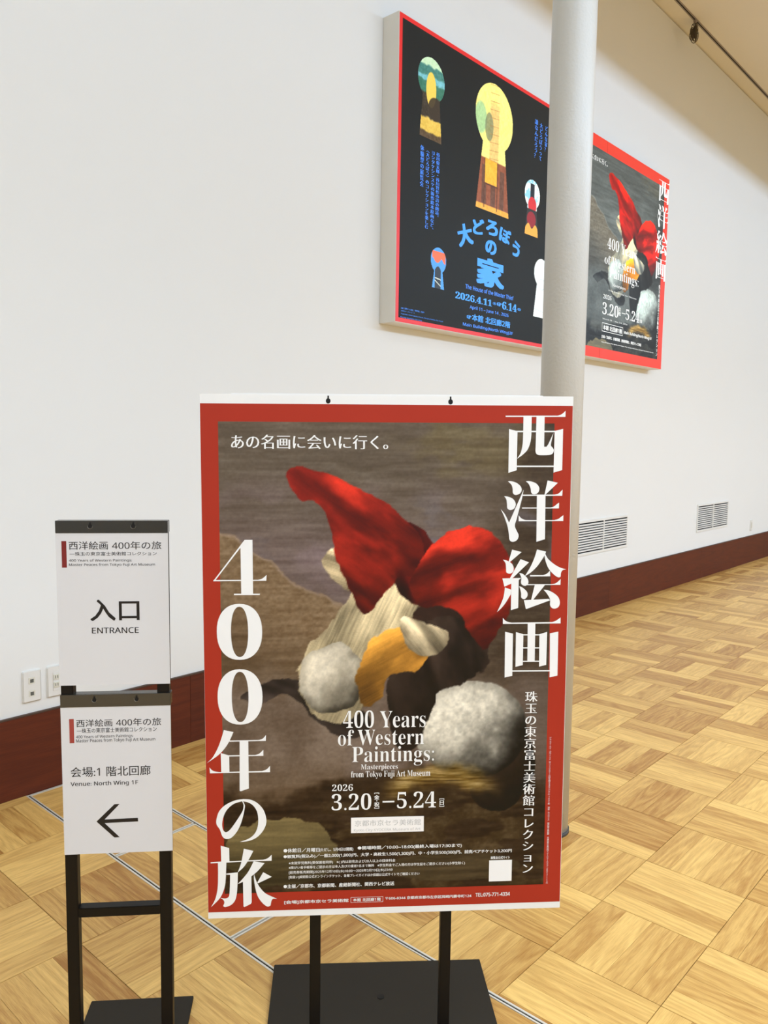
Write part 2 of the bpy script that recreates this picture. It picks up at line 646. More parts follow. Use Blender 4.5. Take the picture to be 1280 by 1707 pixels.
    # one long red cloth blown across the picture, with its darker lining
    c = drape(c, [(380, 250), (430, 262), (470, 330), (460, 400), (410, 410), (372, 360), (352, 300)], RGB(104, 30, 22), 1.1, 14, 93, .3, 7)
    c = drape(c, [(165, 150), (190, 138), (250, 156), (320, 190), (390, 236), (432, 290), (420, 350), (385, 360), (350, 398), (318, 436), (288, 385), (262, 320), (245, 250), (222, 208), (192, 206), (174, 178)],
              RGB(152, 48, 34), .62, 21, 91, .26, 7, .12)
    c = drape(c, [(408, 372), (428, 322), (470, 280), (520, 258), (572, 276), (612, 330), (622, 392), (598, 452), (560, 505), (530, 478), (508, 436), (466, 418), (424, 414)],
              RGB(156, 50, 36), -.35, 24, 95, .3, 7, .12)
    return (c - 112) * 1.16 + 99


def keyhole_mask(k):
    L, Rr, Tp, nL, nR, bL, bR = k
    cx = (L[0] + Rr[0]) / 2
    r = (Rr[0] - L[0]) / 2
    cy = Tp[1] + r
    top = (nL[1] + nR[1]) / 2
    bot = (bL[1] + bR[1]) / 2
    wn, wb = (nR[0] - nL[0]) / 2, (bR[0] - bL[0]) / 2

    def f(u, v):
        t = np.clip((v - cy) / (bot - cy), 0, 1)
        tn = (top - cy) / (bot - cy)
        half = wn + (wb - wn) * np.clip((t - tn) / (1 - tn), -.1, 1)
        return (((u - cx) ** 2 + (v - cy) ** 2) < r * r) | ((v > cy) & (v < bot) & (np.abs(u - cx) < half))
    return f, (cx, cy, r, top, bot, wn, wb)


# outlines of the printed title characters, in millimetres on the poster (right, down)
BIG = {
'nishi': [[(593.8,38.4),(697.8,37.7),(704.5,35.4,1),(709.5,31.7,1),(713.3,27.9),(713.3,40.0),(593.9,40.8)],[(629.4,38.1),(645.8,38.0),(645.9,74.6),(644.3,90.1,1),(639.0,104.6,1),(629.7,114.6,1),(618.0,123.0),(625.1,111.3,1),(628.7,94.6,1),(629.4,74.7)],[(655.3,38.0),(671.6,37.8),(672.0,98.9),(676.7,98.9),(680.5,93.3,1),(684.3,84.4,1),(690.2,71.6),(686.1,90.0,1),(685.7,96.6,1),(689.8,101.6,1),(691.6,106.6,1),(688.9,112.7,1),(681.6,115.3,1),(663.5,115.6,1),(657.3,113.4,1),(654.9,107.8,1),(655.0,99.0)],[(601.1,64.4),(615.7,68.0),(618.0,68.2),(617.9,145.6),(601.4,150.8)],[(692.9,67.5),(709.2,63.6),(709.4,145.0),(692.1,150.1),(692.4,71.1)],[(615.7,67.8),(693.1,67.4),(692.9,70.2),(615.8,70.6)],[(617.7,136.3),(693.5,136.1),(693.5,138.9),(617.8,139.1)]],
'yo': [[(600.8,167.4),(608.2,167.4,1),(618.4,170.7,1),(626.5,177.4,1),(628.9,185.2,1),(625.1,191.9,1),(616.6,194.7,1),(611.5,190.8,1),(610.5,181.9,1),(607.8,174.1,1)],[(593.9,197.0),(602.0,198.1,1),(611.1,202.0,1),(616.4,208.8,1),(617.3,215.5,1),(613.8,222.2,1),(606.5,224.7,1),(600.8,221.1,1),(599.8,212.1,1),(598.2,203.2,1)],[(587.6,223.1),(595.9,232.9,1),(604.7,249.8),(632.8,184.1),(630.3,199.8),(619.9,242.5,1),(616.5,256.0,1),(620.4,266.2,1),(624.5,275.2,1),(621.9,284.3,1),(613.4,288.5,1),(606.6,284.8,1),(604.6,271.8,1),(601.4,256.0,1),(594.3,236.8,1)],[(636.7,167.3),(645.5,167.3,1),(656.9,171.2,1),(663.7,179.0,1),(663.8,186.3,1),(659.6,191.9,1),(652.9,193.3,1),(648.3,190.2,1),(646.7,181.8,1),(642.8,172.9,1)],[(680.6,165.6),(701.4,170.3),(676.7,194.2),(675.0,194.2)],[(631.1,194.0),(694.9,193.9),(702.8,191.9,1),(707.3,188.0,1),(711.2,184.0),(710.9,196.2),(631.2,196.4)],[(630.2,219.7),(687.6,219.7),(694.4,217.8,1),(699.4,213.8,1),(705.0,209.7),(704.7,221.4),(630.2,221.6)],[(623.7,235.2),(628.9,240.8,1),(635.8,244.2,1),(642.7,244.8),(696.2,244.9),(704.1,242.6,1),(708.6,239.2,1),(714.2,235.1),(714.3,246.9),(624.0,247.2)],[(659.7,194.2),(677.0,194.2),(678.0,283.3),(660.7,288.6)]],
'e': [[(612.0,304.1),(631.4,309.1),(606.5,330.4),(605.5,328.1)],[(593.9,324.3),(600.7,325.8,1),(611.1,331.6,1),(615.6,339.6,1),(615.4,347.5,1),(610.9,352.1,1),(605.8,352.6,1),(601.2,349.7,1),(600.4,340.6,1),(599.1,331.5,1)],[(629.4,323.4),(646.7,330.0),(612.9,362.9),(608.5,362.3)],[(627.5,351.6),(634.4,353.3,1),(642.5,360.2,1),(646.1,367.1,1),(645.7,373.4,1),(640.6,377.6,1),(633.7,375.6,1),(631.3,370.5,1),(631.7,361.3,1)],[(593.4,362.2),(631.3,361.6),(626.1,366.4),(597.8,379.2)],[(611.7,363.5),(626.6,363.6),(626.7,422.7),(611.9,427.1)],[(598.9,380.6),(611.6,385.2),(611.2,394.4),(601.2,411.5,1),(592.3,422.9,1),(583.9,430.7),(591.0,414.9,1),(596.4,400.0,1)],[(627.5,377.9),(635.0,381.4,1),(643.2,388.9,1),(645.4,395.8,1),(642.9,402.1,1),(637.8,404.7,1),(632.5,401.4,1),(632.0,393.4,1),(630.2,385.4,1)],[(662.4,303.9),(680.8,308.5),(678.7,315.4),(664.9,336.4,1),(651.5,350.0,1),(639.0,357.9),(650.1,338.6,1),(657.7,320.4,1)],[(678.6,311.4),(685.2,322.8,1),(696.9,333.1,1),(709.7,340.6,1),(722.7,344.5),(715.6,346.4,1),(712.5,351.5,1),(711.9,359.5),(707.9,360.9,1),(699.8,356.6,1),(688.0,344.5,1),(681.4,330.8,1),(678.5,319.3,1)],[(649.3,355.7),(675.7,355.9),(683.6,353.1,1),(689.8,346.8),(690.6,358.5),(649.6,358.5)],[(642.8,374.2),(694.5,374.5),(702.5,372.6,1),(712.1,364.3),(711.8,376.2),(642.9,376.3)],[(659.5,375.5),(680.7,375.6),(656.7,406.4),(652.7,406.4)],[(638.0,407.0),(652.7,406.2),(688.9,404.5),(691.3,407.6),(643.9,424.8),(642.2,424.5)],[(677.5,385.7),(686.7,386.9,1),(698.4,392.7,1),(707.8,400.9,1),(711.6,411.3,1),(709.5,420.5,1),(702.7,424.5,1),(695.7,423.2,1),(691.5,416.9,1),(691.2,405.3,1),(684.6,393.8,1)]],
'ga': [[(595.9,442.7),(601.2,448.6,1),(608.1,451.5,1),(613.9,452.7),(696.8,452.3),(704.8,449.5,1),(713.9,443.0),(714.2,455.2),(596.2,455.2)],[(647.0,454.8),(662.5,454.9),(662.9,533.4),(647.8,533.2)],[(601.1,471.4),(617.2,475.3),(617.5,562.6),(601.7,565.9)],[(623.2,472.2),(638.5,476.7),(638.5,540.6),(623.6,544.0)],[(671.4,477.0),(687.1,472.5),(686.8,540.7),(672.2,544.2)],[(692.8,475.5),(710.0,472.2),(710.6,563.3),(694.4,566.8)],[(637.4,476.9),(672.0,477.3),(672.1,479.5),(637.4,479.1)],[(638.0,503.9),(672.1,504.3),(672.1,506.4),(638.0,506.0)],[(638.6,531.7),(672.1,531.9),(672.2,534.1),(638.6,534.0)],[(617.0,551.2),(694.1,551.7),(694.1,554.3),(617.1,553.8)]],
'four': [[(82.2,282.9),(97.5,282.9),(97.6,392.3),(74.6,392.2),(74.1,293.4)],[(20.3,364.3),(82.2,282.9),(84.0,285.6),(74.6,297.8),(24.6,362.7)],[(20.8,361.9),(107.3,362.2),(115.5,359.9,1),(124.4,352.5),(123.7,364.1),(20.8,364.6)],[(60.3,389.5),(111.1,389.8),(110.6,392.4),(60.5,392.3)]],
'nen': [[(36.8,665.4),(55.7,669.9),(48.8,685.7,1),(39.7,701.2,1),(25.0,717.2,1),(2.4,733.0),(13.8,721.6,1),(24.0,703.2,1),(31.0,684.8,1)],[(47.7,687.2),(105.7,687.1),(113.6,684.6,1),(120.4,676.9),(119.7,689.4),(47.1,689.7)],[(43.9,717.6),(98.7,718.1),(106.6,715.4,1),(114.8,707.6),(114.7,720.2),(45.0,720.3)],[(30.0,712.6),(46.7,718.2),(46.8,752.1),(30.6,752.1)],[(7.3,741.9),(12.2,747.8,1),(18.9,750.9,1),(26.7,752.2),(111.8,751.7),(120.9,748.4,1),(127.7,741.3),(127.6,754.4),(8.2,754.4)],[(67.7,688.4),(85.0,688.7),(85.1,787.6),(68.7,793.1),(66.7,791.9)]],
'no': [[(75.2,809.5),(57.2,812.0,1),(38.0,821.0,1),(25.5,833.7,1),(19.7,850.1,1),(19.7,861.9,1),(26.1,872.8,1),(30.9,887.1,1),(38.2,892.7,1),(48.4,890.6,1),(59.8,878.4,1),(67.9,862.0,1),(73.7,842.0,1),(76.8,824.3,1),(75.1,818.4,1),(72.9,814.0),(71.6,815.0),(74.0,822.5,1),(72.2,833.7,1),(65.8,845.3,1),(54.3,862.8,1),(45.2,874.4,1),(37.8,878.4,1),(32.3,872.9,1),(30.8,859.8,1),(34.4,843.4,1),(42.4,829.4,1),(54.9,819.1,1),(69.6,814.5),(75.2,814.4)],[(73.0,809.5),(88.7,811.4,1),(102.2,819.0,1),(113.3,832.3,1),(118.8,849.1,1),(118.7,863.3,1),(111.8,878.6,1),(99.2,891.4,1),(83.3,898.1,1),(65.7,899.6),(83.3,893.3,1),(94.7,884.1,1),(101.1,871.2,1),(103.2,854.6,1),(100.9,836.8,1),(93.1,823.5,1),(83.0,816.8,1),(72.9,814.3)]],
'tabi': [[(27.3,906.6),(44.1,912.1),(44.3,940.8),(27.9,940.9)],[(6.5,941.2),(27.4,940.3),(112.3,938.8),(121.5,935.8,1),(129.5,928.6),(129.4,941.4),(82.8,941.6),(6.4,943.5)],[(21.1,942.5),(38.1,942.4),(36.5,975.3,1),(33.4,996.8,1),(24.0,1018.2,1),(6.1,1036.7),(14.9,1019.1,1),(19.8,996.4,1),(21.1,967.6,1)],[(37.7,966.1),(61.0,964.0),(60.2,985.6),(58.2,1009.7,1),(54.6,1024.0,1),(46.5,1033.4,1),(35.1,1037.6,1),(30.6,1035.3,1),(32.9,1028.2,1),(30.7,1022.0,1),(24.6,1017.6),(35.3,1019.2,1),(42.2,1015.2,1),(44.1,1000.8,1),(45.3,968.9),(37.7,968.4)],[(73.5,914.1),(92.7,919.4),(82.8,938.3,1),(72.5,953.6,1),(60.4,964.6),(66.9,947.4,1),(71.0,928.4,1)],[(93.0,941.6),(115.1,945.8),(100.7,962.8,1),(88.1,973.3),(88.1,1028.7),(86.4,1032.3,1),(73.2,1038.9),(71.5,1037.9),(71.0,984.8),(60.1,989.2),(71.0,977.5,1),(82.6,962.3,1)],[(93.3,968.0),(98.3,984.4,1),(106.1,999.1,1),(117.4,1011.5,1),(139.6,1023.2),(132.1,1022.9,1),(128.7,1026.4,1),(126.3,1037.3),(120.5,1039.5,1),(111.5,1033.1,1),(101.3,1018.3,1),(95.8,998.8,1),(93.2,979.4,1)],[(112.1,965.3),(129.3,975.7),(101.6,988.7),(99.9,986.9)]],
}
ZEROS = [[(25.8,465.6),(114.7,466.5),(70.8,409.8),(69.5,522.6),(53.5,465.8),(87.2,466.2),(70.9,415.6),(69.7,516.8)],[(25.5,597.4),(114.1,598.7),(70.4,541.6),(69.0,654.8),(53.4,597.8),(86.4,598.3),(70.5,546.8),(69.3,649.6)]]
ARROW = [(64.8,617.2),(101.3,581.5),(111.4,581.4),(81.0,613.3),(147.3,612.3),(147.6,620.0),(80.8,621.0),(110.3,652.2),(99.8,652.5)]
POSTER_TEXT = [
  ('min', 'あの名画に会いに行く。', 59.2, 78.0, 361.9, 105.4),
  ('ser', '400 Years', 274.6, 629.8, 441.8, 666.5),
  ('ser', 'of Western', 264.2, 669.6, 439.0, 702.6),
  ('ser', 'Paintings:', 292.7, 705.1, 459.5, 746.8),
  ('ser', 'Masterpieces', 310.7, 742.2, 385.7, 756.1),
  ('ser', 'from Tokyo Fuji Art Museum', 290.7, 756.3, 452.3, 772.9),
  ('ser', '2026', 252.3, 783.4, 294.5, 797.2),
  ('ser', '3.20', 251.2, 803.4, 332.0, 838.1),
  ('ser', '5.24', 384.5, 802.1, 464.7, 837.0),
  ('bold', '金', 338.0, 807.6, 348.1, 816.8),
  ('bold', '祝', 338.0, 822.7, 348.2, 832.6),
  ('bold', '・', 342.2, 818.6, 344.3, 820.9),
  ('bold', '日', 472.4, 822.4, 480.6, 831.9),
  ('box', '', 355.1, 820.5, 379.1, 823.7),
  ('box', '', 338.0, 802.6, 348.1, 803.9),
  ('box', '', 338.0, 802.6, 339.2, 805.4),
  ('box', '', 346.8, 802.8, 348.1, 805.7),
  ('box', '', 338.1, 834.9, 348.2, 836.3),
  ('box', '', 338.1, 833.2, 339.3, 836.1),
  ('box', '', 346.9, 833.4, 348.2, 836.3),
  ('box', '', 471.5, 818.0, 481.5, 819.3),
  ('box', '', 471.5, 818.0, 472.6, 820.7),
  ('box', '', 480.4, 818.2, 481.5, 820.9),
  ('box', '', 471.7, 834.3, 481.7, 835.6),
  ('box', '', 471.7, 832.7, 472.8, 835.4),
  ('box', '', 480.6, 833.0, 481.7, 835.6),
  ('bold', '●休館日／月曜日', 153.8, 916.4, 226.5, 925.2),
  ('bold', '（ただし、5月4日は開館）', 227.3, 917.2, 295.4, 925.6),
  ('bold', '●開場時間／10:00~18:00（最終入場は17:30まで）', 304.6, 915.4, 519.1, 924.2),
  ('bold', '●観覧料（税込み）／一般2,000（1,800）円、大学・高校生1,500（1,300）円、中・小学生500（300）円、前売ペアチケット3,200円', 153.7, 929.8, 623.6, 938.4),
  ('semi', '※未就学児無料（要保護者同伴）\u3000※（ ）内は前売および20人以上の団体料金', 164.1, 944.6, 381.8, 951.9),
  ('semi', '※障がい者手帳等をご提示の方は本人及び介護者1名まで無料\u3000※学生料金でご入場の方は学生証をご提示ください（小学生除く）', 164.0, 954.4, 526.4, 961.6),
  ('semi', '［前売券販売期間］2025年12月10日（水）10:00～2026年3月19日（木）23:59', 164.0, 964.6, 376.1, 971.8),
  ('semi', '［取扱い］美術館公式オンラインチケット、各種プレイガイドほか詳細は公式サイトでご確認ください', 163.9, 974.6, 432.1, 981.8),
  ('bold', '●主催／京都市、京都新聞、産経新聞社、関西テレビ放送', 153.3, 993.2, 379.8, 1001.6),
  ('bold', '［会場］京都市京セラ美術館', 154.6, 1027.7, 285.5, 1036.0),
  ('bold', '本館 北回廊1階', 295.1, 1027.6, 352.2, 1034.5),
  ('bold', '〒606-8344 京都府京都市左京区岡崎円勝寺町124', 361.9, 1026.3, 540.9, 1032.9),
  ('bold', 'TEL:075-771-4334', 549.6, 1024.1, 621.7, 1032.0),
  ('box', '', 290.3, 1025.2, 357, 1025.8),
  ('box', '', 290.3, 1036.2, 357, 1036.8),
  ('box', '', 290.3, 1025.2, 290.9, 1036.8),
  ('box', '', 356.4, 1025.2, 357, 1036.8),
  ('bold', '展覧会公式サイト', 580.1, 945.2, 620.1, 951.1),
  ('v', '珠玉の東京富士美術館コレクション', 644.3, 594.3, 670.7, 985.4),
  ('v', 'ジャック=ルイ・ダヴィッド《サン=ベルナール峠を越えるボナパルト》1805年 油彩・カンヴァス 東京富士美術館\u3000©東京富士美術館イメージアーカイブ／DNPartcom', 697.1, 691.7, 701.8, 1008.7),
  ('gry', '京都市京セラ美術館', 298.3, 860.2, 433.8, 873.0),
  ('gry', 'Kyoto City KYOCERA Museum of Art', 296.7, 878.2, 433.3, 885.8),
]
SIGN_TEXT_A = [
  ('reg', '西洋絵画', 25.1, 40.9, 99.4, 57.3),
  ('reg', '400年の旅', 107.8, 41.1, 203.3, 57.2),
  ('reg', '―珠玉の東京富士美術館コレクション', 26.1, 61.5, 193.9, 69.4),
  ('sans', '400 Years of Western Paintings:', 24.6, 76.0, 145.6, 82.7),
  ('sans', 'Master Peaces from Tokyo Fuji Art Museum', 24.4, 84.5, 190.2, 91.6),
  ('med', '入口', 63.5, 158.1, 157.6, 200.3),
  ('sansm', 'ENTRANCE', 65.4, 214.4, 156.0, 226.2),
  ('red', '', 11.0, 40.2, 20.3, 93.0),
]
SIGN_TEXT_B = [
  ('reg', '西洋絵画', 30.3, 402.4, 100.3, 417.8),
  ('reg', '400年の旅', 108.0, 402.1, 197.1, 418.0),
  ('reg', '―珠玉の東京富士美術館コレクション', 30.9, 420.4, 187.9, 430.3),
  ('sans', '400 Years of Western Paintings:', 29.0, 434.9, 141.3, 442.9),
  ('sans', 'Master Peaces from Tokyo Fuji Art Museum', 28.8, 442.6, 184.7, 451.7),
  ('reg', '会場:1 階北回廊', 16.8, 501.1, 174.1, 522.1),
  ('sansm', 'Venue: North Wing 1F', 16.0, 531.8, 149.0, 543.4),
  ('red', '', 16.3, 400.7, 25.3, 450.9),
]
BOX1_TEXT = [
  ('sans', 'The House of the Master Thief', 602.3, 1250.0, 1100.9, 1275.6),
  ('serb', '2026.4.11', 511.1, 1305.0, 868.9, 1343.2),
  ('bold', '㊏', 880.9, 1314.0, 915.1, 1329.3),
  ('bold', '☞', 923.8, 1309.0, 975.5, 1330.5),
  ('serb', '6.14', 981.5, 1296.2, 1140.3, 1343.3),
  ('bold', '㊐', 1150.8, 1314.0, 1188.0, 1329.5),
  ('sans', 'April 11 – June 14 , 2026', 649.1, 1363.3, 1051.7, 1388.5),
  ('bold', '☞', 622.6, 1421.3, 666.7, 1441.9),
  ('bold', '本館', 673.7, 1409.3, 784.8, 1448.5),
  ('bold', '北回廊2階', 808.4, 1409.7, 1071.9, 1448.0),
  ('sans', 'Main Building（North Wing）2F', 587.1, 1467.6, 1105.8, 1491.5),
  ('v', '体験型の展覧会', 180.0, 597.6, 211.2, 810.2),
  ('v', '〈大どろぼう〉のコレクションを楽しむ', 226.3, 600.9, 257.3, 1017.8),
  ('v', 'ヨシタケシンスケの新作絵本原画など、', 271.7, 601.5, 303.7, 1023.5),
  ('v', '谷川俊太郎・谷川賢作の詩の朗読、', 313.4, 600.1, 345.4, 948.2),
  ('v', '誰なんだろう？', 1287.1, 136.8, 1328.6, 373.6),
  ('v', '大どろぼうって', 1344.8, 142.9, 1382.2, 374.9),
  ('v', 'どんな家？', 1408.9, 142.9, 1441.8, 304.5),
  ('tiny', '主催：関西テレビ放送、京都新聞、京都市', 44.0, 1453.2, 235.6, 1462.1),
  ('tiny', '企画協力：ブルーシープ', 44.3, 1468.3, 156.5, 1474.5),
  ('tiny', 'Organizers: Kansai Television Co.Ltd., The Kyoto Shimbun, City of Kyoto', 44.7, 1483.4, 402.4, 1491.4),
  ('tiny', 'Planning cooperation: blue sheep', 40.9, 1500.0, 218.0, 1508.5),
]
BOX1_ARC = [
  ('大', 588.8, 979.2, 32, 1),
  ('ど', 712.2, 910.7, 14, 0.95),
  ('ろ', 852.1, 890.9, 0, 0.95),
  ('ぼ', 991.9, 904.6, -16, 0.95),
  ('う', 1111.1, 966.8, -34, 0.95),
  ('の', 845.6, 1004.5, 0, 0.9),
  ('家', 848.1, 1145.1, 0, 1),
]
KEYHOLES = [
  [(151.5, 237.1), (375.1, 230.6), (237.5, 138.7), (196.4, 349.3), (339.1, 328.7), (175.0, 555.6), (359.3, 546.4)],
  [(661.6, 261.9), (1042.6, 225.5), (780.8, 78.8), (743.0, 413.7), (964.8, 412.0), (687.4, 801.0), (1027.2, 803.3)],
  [(1194.6, 591.3), (1373.0, 594.7), (1265.4, 510.5), (1231.3, 668.8), (1334.6, 645.8), (1204.3, 848.9), (1358.5, 849.0)],
  [(283.2, 1170.4), (419.3, 1158.2), (337.5, 1096.4), (313.5, 1215.6), (383.5, 1219.2), (295.1, 1313.9), (402.3, 1313.2)],
  [(1331.8, 1069.0), (1508.5, 1059.3), (1417.0, 971.5), (1370.3, 1146.2), (1476.5, 1142.9), (1344.0, 1338.9), (1513.9, 1343.5)],
]
BOX2_TEXT = [
  ('ser', '400 Years', 523.6, 656.0, 1015.1, 736.4),
  ('ser', 'of Western', 488.2, 783.1, 999.1, 847.5),
  ('ser', 'Paintings:', 572.0, 860.4, 1062.4, 953.1),
  ('ser', 'Masterpieces', 624.6, 967.2, 844.6, 996.3),
  ('ser', 'from Tokyo Fuji Art Museum', 568.5, 1022.5, 1035.7, 1035.5),
  ('ser', '2026', 489.5, 1064.2, 619.6, 1096.3),
  ('ser', '3.20', 483.9, 1122.1, 740.3, 1208.6),
  ('v', '金祝', 739.7, 1124.6, 781.1, 1191.1),
  ('box', '', 795.4, 1161.2, 860.6, 1166.9),
  ('ser', '5.24', 863.8, 1124.1, 1102.7, 1203.9),
  ('bold', '日', 1118.4, 1175.9, 1153.1, 1198.0),
  ('ser', 'March 20 – May 24, 2026', 489.3, 1234.8, 897.3, 1247.5),
  ('bold', '本館 北回廊1階', 506.7, 1284.2, 809.9, 1318.1),
  ('bold', 'Main Building（North Wing）1F', 847.6, 1290.6, 1346.8, 1318.0),
  ('bold', '主催／京都市、京都新聞、産経新聞社、関西テレビ放送', 483.8, 1357.7, 1159.1, 1379.7),
  ('bold', 'City of Kyoto,The Kyoto Shimbun, The Sankei Shimbun, Kansai Television Co.Ltd.', 485.1, 1404.9, 1394.7, 1413.6),
  ('v', '珠玉の東京富士美術館コレクション', 1437.9, 854.3, 1471.3, 1432.2),
]

# ---------------------------------------------------------------- materials
M = {
    'wall': mat('wall_paint', (236, 236, 233), .85, .2, noise=(1.2, .012), bump=(40, .05, .001)),
    'ceiling': mat('ceiling_paint', (236, 229, 214), .9, .2, noise=(1.5, .015)),
    'slab': mat('subfloor', (52, 34, 20), .9),
    'alu': mat('satin_aluminium', (226, 219, 204), .4, .5, .25, noise=(60, .06)),
    'gap': mat('black_gap', (10, 9, 8), .8),
    'column': mat('hammered_column_paint', (202, 202, 197), .36, .5, noise=(5, .02), bump=(120, .35, .003)),
    'rubber': mat('grey_rubber', (74, 72, 70), .6),
    'steel': mat('black_brown_steel', (12, 9, 7), .45, .25, noise=(30, .05)),
    'plate': mat('dark_bronze_plate', (42, 37, 29), .6, .2, noise=(20, .04)),
    'clip': mat('smoked_clip_bar', (62, 58, 50), .22, .6, noise=(14, .05)),
    'clip_black': mat('black_clip_bar', (34, 33, 29), .2, .6, noise=(14, .05)),
    'hole': mat('hole_black', (6, 6, 6), .7),
    'ring': mat('ring_metal', (130, 128, 120), .3, .5, .8),
    'foam': mat('white_foam_board', (232, 232, 229), .6, .3),
    'sheet': mat('white_paper_sheet', (214, 213, 213), .5, .3, noise=(3, .01)),
    'red': mat('poster_red_ink', (166, 49, 31), .5, .18, noise=(4, .05)),
    'white_ink': mat('white_ink', (238, 238, 236), .5, .2),
    'sticker': mat('white_sticker', (243, 241, 238), .5, .3),
    'grey_ink': mat('pale_grey_ink', (196, 196, 194), .5, .3),
    'black_ink': mat('black_ink', (28, 25, 24), .45, .35),
    'bar_red_a': mat('dark_red_ink', (122, 34, 32), .45, .35),
    'bar_red_b': mat('brick_red_ink', (158, 66, 58), .45, .35),
    'print': print_mat('picture_ink'),
    'print_lit': print_mat('backlit_picture_ink', .32, .35),
    'box': mat('light_box_enamel', (226, 223, 214), .5, .4),
    'box_red': mat('backlit_red_film', (224, 44, 44), .35, .4, emit=.25),
    'box_orange': mat('backlit_orange_red_film', (232, 58, 40), .35, .4, emit=.3),
    'box_black': mat('black_film', (40, 42, 41), .45, .15, noise=(4, .04)),
    'blue_film': mat('backlit_blue_film', (70, 156, 240), .35, .3, emit=.45),
    'small_blue_film': mat('backlit_small_blue_film', (74, 140, 240), .35, .3, emit=.6),
    'white_film': mat('backlit_white_film', (246, 248, 246), .35, .3, emit=.35),
    'plastic': mat('white_plastic', (232, 231, 226), .35, .45),
    'plastic_warm': mat('cream_plastic', (224, 222, 208), .35, .45),
    'grille': mat('white_grille_enamel', (236, 235, 230), .45, .4),
    'socket_dark': mat('socket_cavity', (96, 98, 92), .5),
    'jute': mat('bundled_wire', (92, 80, 62), .6, .4, .3, noise=(200, .4)),
    'rail': mat('rail_grey', (158, 146, 136), .5, .3, .1),
}
OAK_L, OAK_D = (235, 193, 114), (166, 115, 53)
M['oak'] = wood('oak_strip', OAK_L, OAK_D, False)
M['oak_field'] = wood('oak_field', OAK_L, OAK_D, True)
M['skirting'] = wood('stained_skirting_board', (103, 42, 15), (70, 24, 7), False, .6, .6, .35)


def wood_box(mb_list, x0, x1, y0, y1, z0, z1, along):
    """box with UVs in metres, u along the board"""
    v, f, uv = mb_list
    k = len(v)
    P8 = [(x0, y0, z0), (x1, y0, z0), (x1, y1, z0), (x0, y1, z0), (x0, y0, z1), (x1, y0, z1), (x1, y1, z1), (x0, y1, z1)]
    v += P8
    ox, oy = (x0, y0)
    for fc in [(0, 3, 2, 1), (4, 5, 6, 7), (0, 1, 5, 4), (1, 2, 6, 5), (2, 3, 7, 6), (3, 0, 4, 7)]:
        f.append(tuple(k + i for i in fc))
        for i in fc:
            p = P8[i]
            a, b = p[0] - ox, p[1] - oy + (p[2] - z1)
            uv.append((a, b) if along == 0 else (p[1] - oy, p[0] - ox + (p[2] - z1)))


def uv_mesh(name, data, m):
    v, f, uv = data
    me = bpy.data.meshes.new(name)
    me.from_pydata(v, [], f)
    l = me.uv_layers.new(name='UVMap')
    l.data.foreach_set('uv', [c for q in uv for c in q])
    me.materials.append(m)
    return me


def mesh_obj(name, me, parent=None, loc=(0, 0, 0), rz=0.0):
    o = bpy.data.objects.new(name, me)
    C.objects.link(o)
    o.parent = parent
    o.location = loc
    o.rotation_euler = (0, 0, rz)
    return o


# ---------------------------------------------------------------- the room
X0, X1, YF = -4.0, 17.0, -4.36
mb = MB(); mb.box(X0, X1, YF, WALL_Y, -.12, -.006)
floor = struct(mb.build('floor', M['slab']))
mb = MB(); mb.box(X0 - .1, X1 + .1, WALL_Y, WALL_Y + .12, -.12, CEIL_Z - .012)
mb.box(X0 - .1, X1 + .1, WALL_Y + .015, WALL_Y + .12, CEIL_Z - .012, CEIL_Z + .1)
struct(mb.build('wall_back', M['wall']))
mb = MB(); mb.box(X0 - .12, X0, YF - .1, WALL_Y + .12, -.12, CEIL_Z + .1)
struct(mb.build('wall_left', M['wall']))
mb = MB(); mb.box(X1, X1 + .12, YF - .1, WALL_Y + .12, -.12, CEIL_Z + .1)
struct(mb.build('wall_right', M['wall']))
mb = MB(); mb.box(X0 - .1, X1 + .1, YF - .12, YF, -.12, CEIL_Z + .1)
struct(mb.build('wall_front', M['wall']))
mb = MB(); mb.box(X0 - .1, X1 + .1, YF - .1, WALL_Y + .015, CEIL_Z, CEIL_Z + .12)
struct(mb.build('ceiling', M['ceiling']))
mb = MB(); mb.box(X0, X1, .88, 1.0, 4.10, CEIL_Z)
struct(mb.build('shade_beam', M['ceiling']))          # unseen downstand beam, added to shade the top of the wall

# skirting: boards 1.98 m long, 30 cm high, with a thin cap
bb_root = bpy.data.objects.new('baseboard_back', None)
C.objects.link(bb_root)
struct(bb_root)
d = ([], [], [])
wood_box(d, 0, 1.977, -.300, 0, -.016, 0, 0)
bmesh_board = uv_mesh('board', d, M['skirting'])
x = -4.0 + .0
k = 0
joints = [-4.0, -2.047, -.067, 1.913, 3.893, 5.871, 7.851, 9.831, 11.811, 13.79, 15.77, 17.0]
for a, b in zip(joints[:-1], joints[1:]):
    dd = ([], [], [])
    wood_box(dd, 0, b - a - .0014, 0, .298, 0, .016, 0)
    o = mesh_obj('board', uv_mesh('board', dd, M['skirting']), bb_root, (a + .0007, WALL_Y, .0))
    o.rotation_euler = (R(90), 0, 0)
mb = MB(); mb.box(X0, X1, WALL_Y - .012, WALL_Y, .298, .3035)
cap = mb.build('cap_strip', mat('skirting_cap', (84, 66, 54), .5, .3), bb_root)

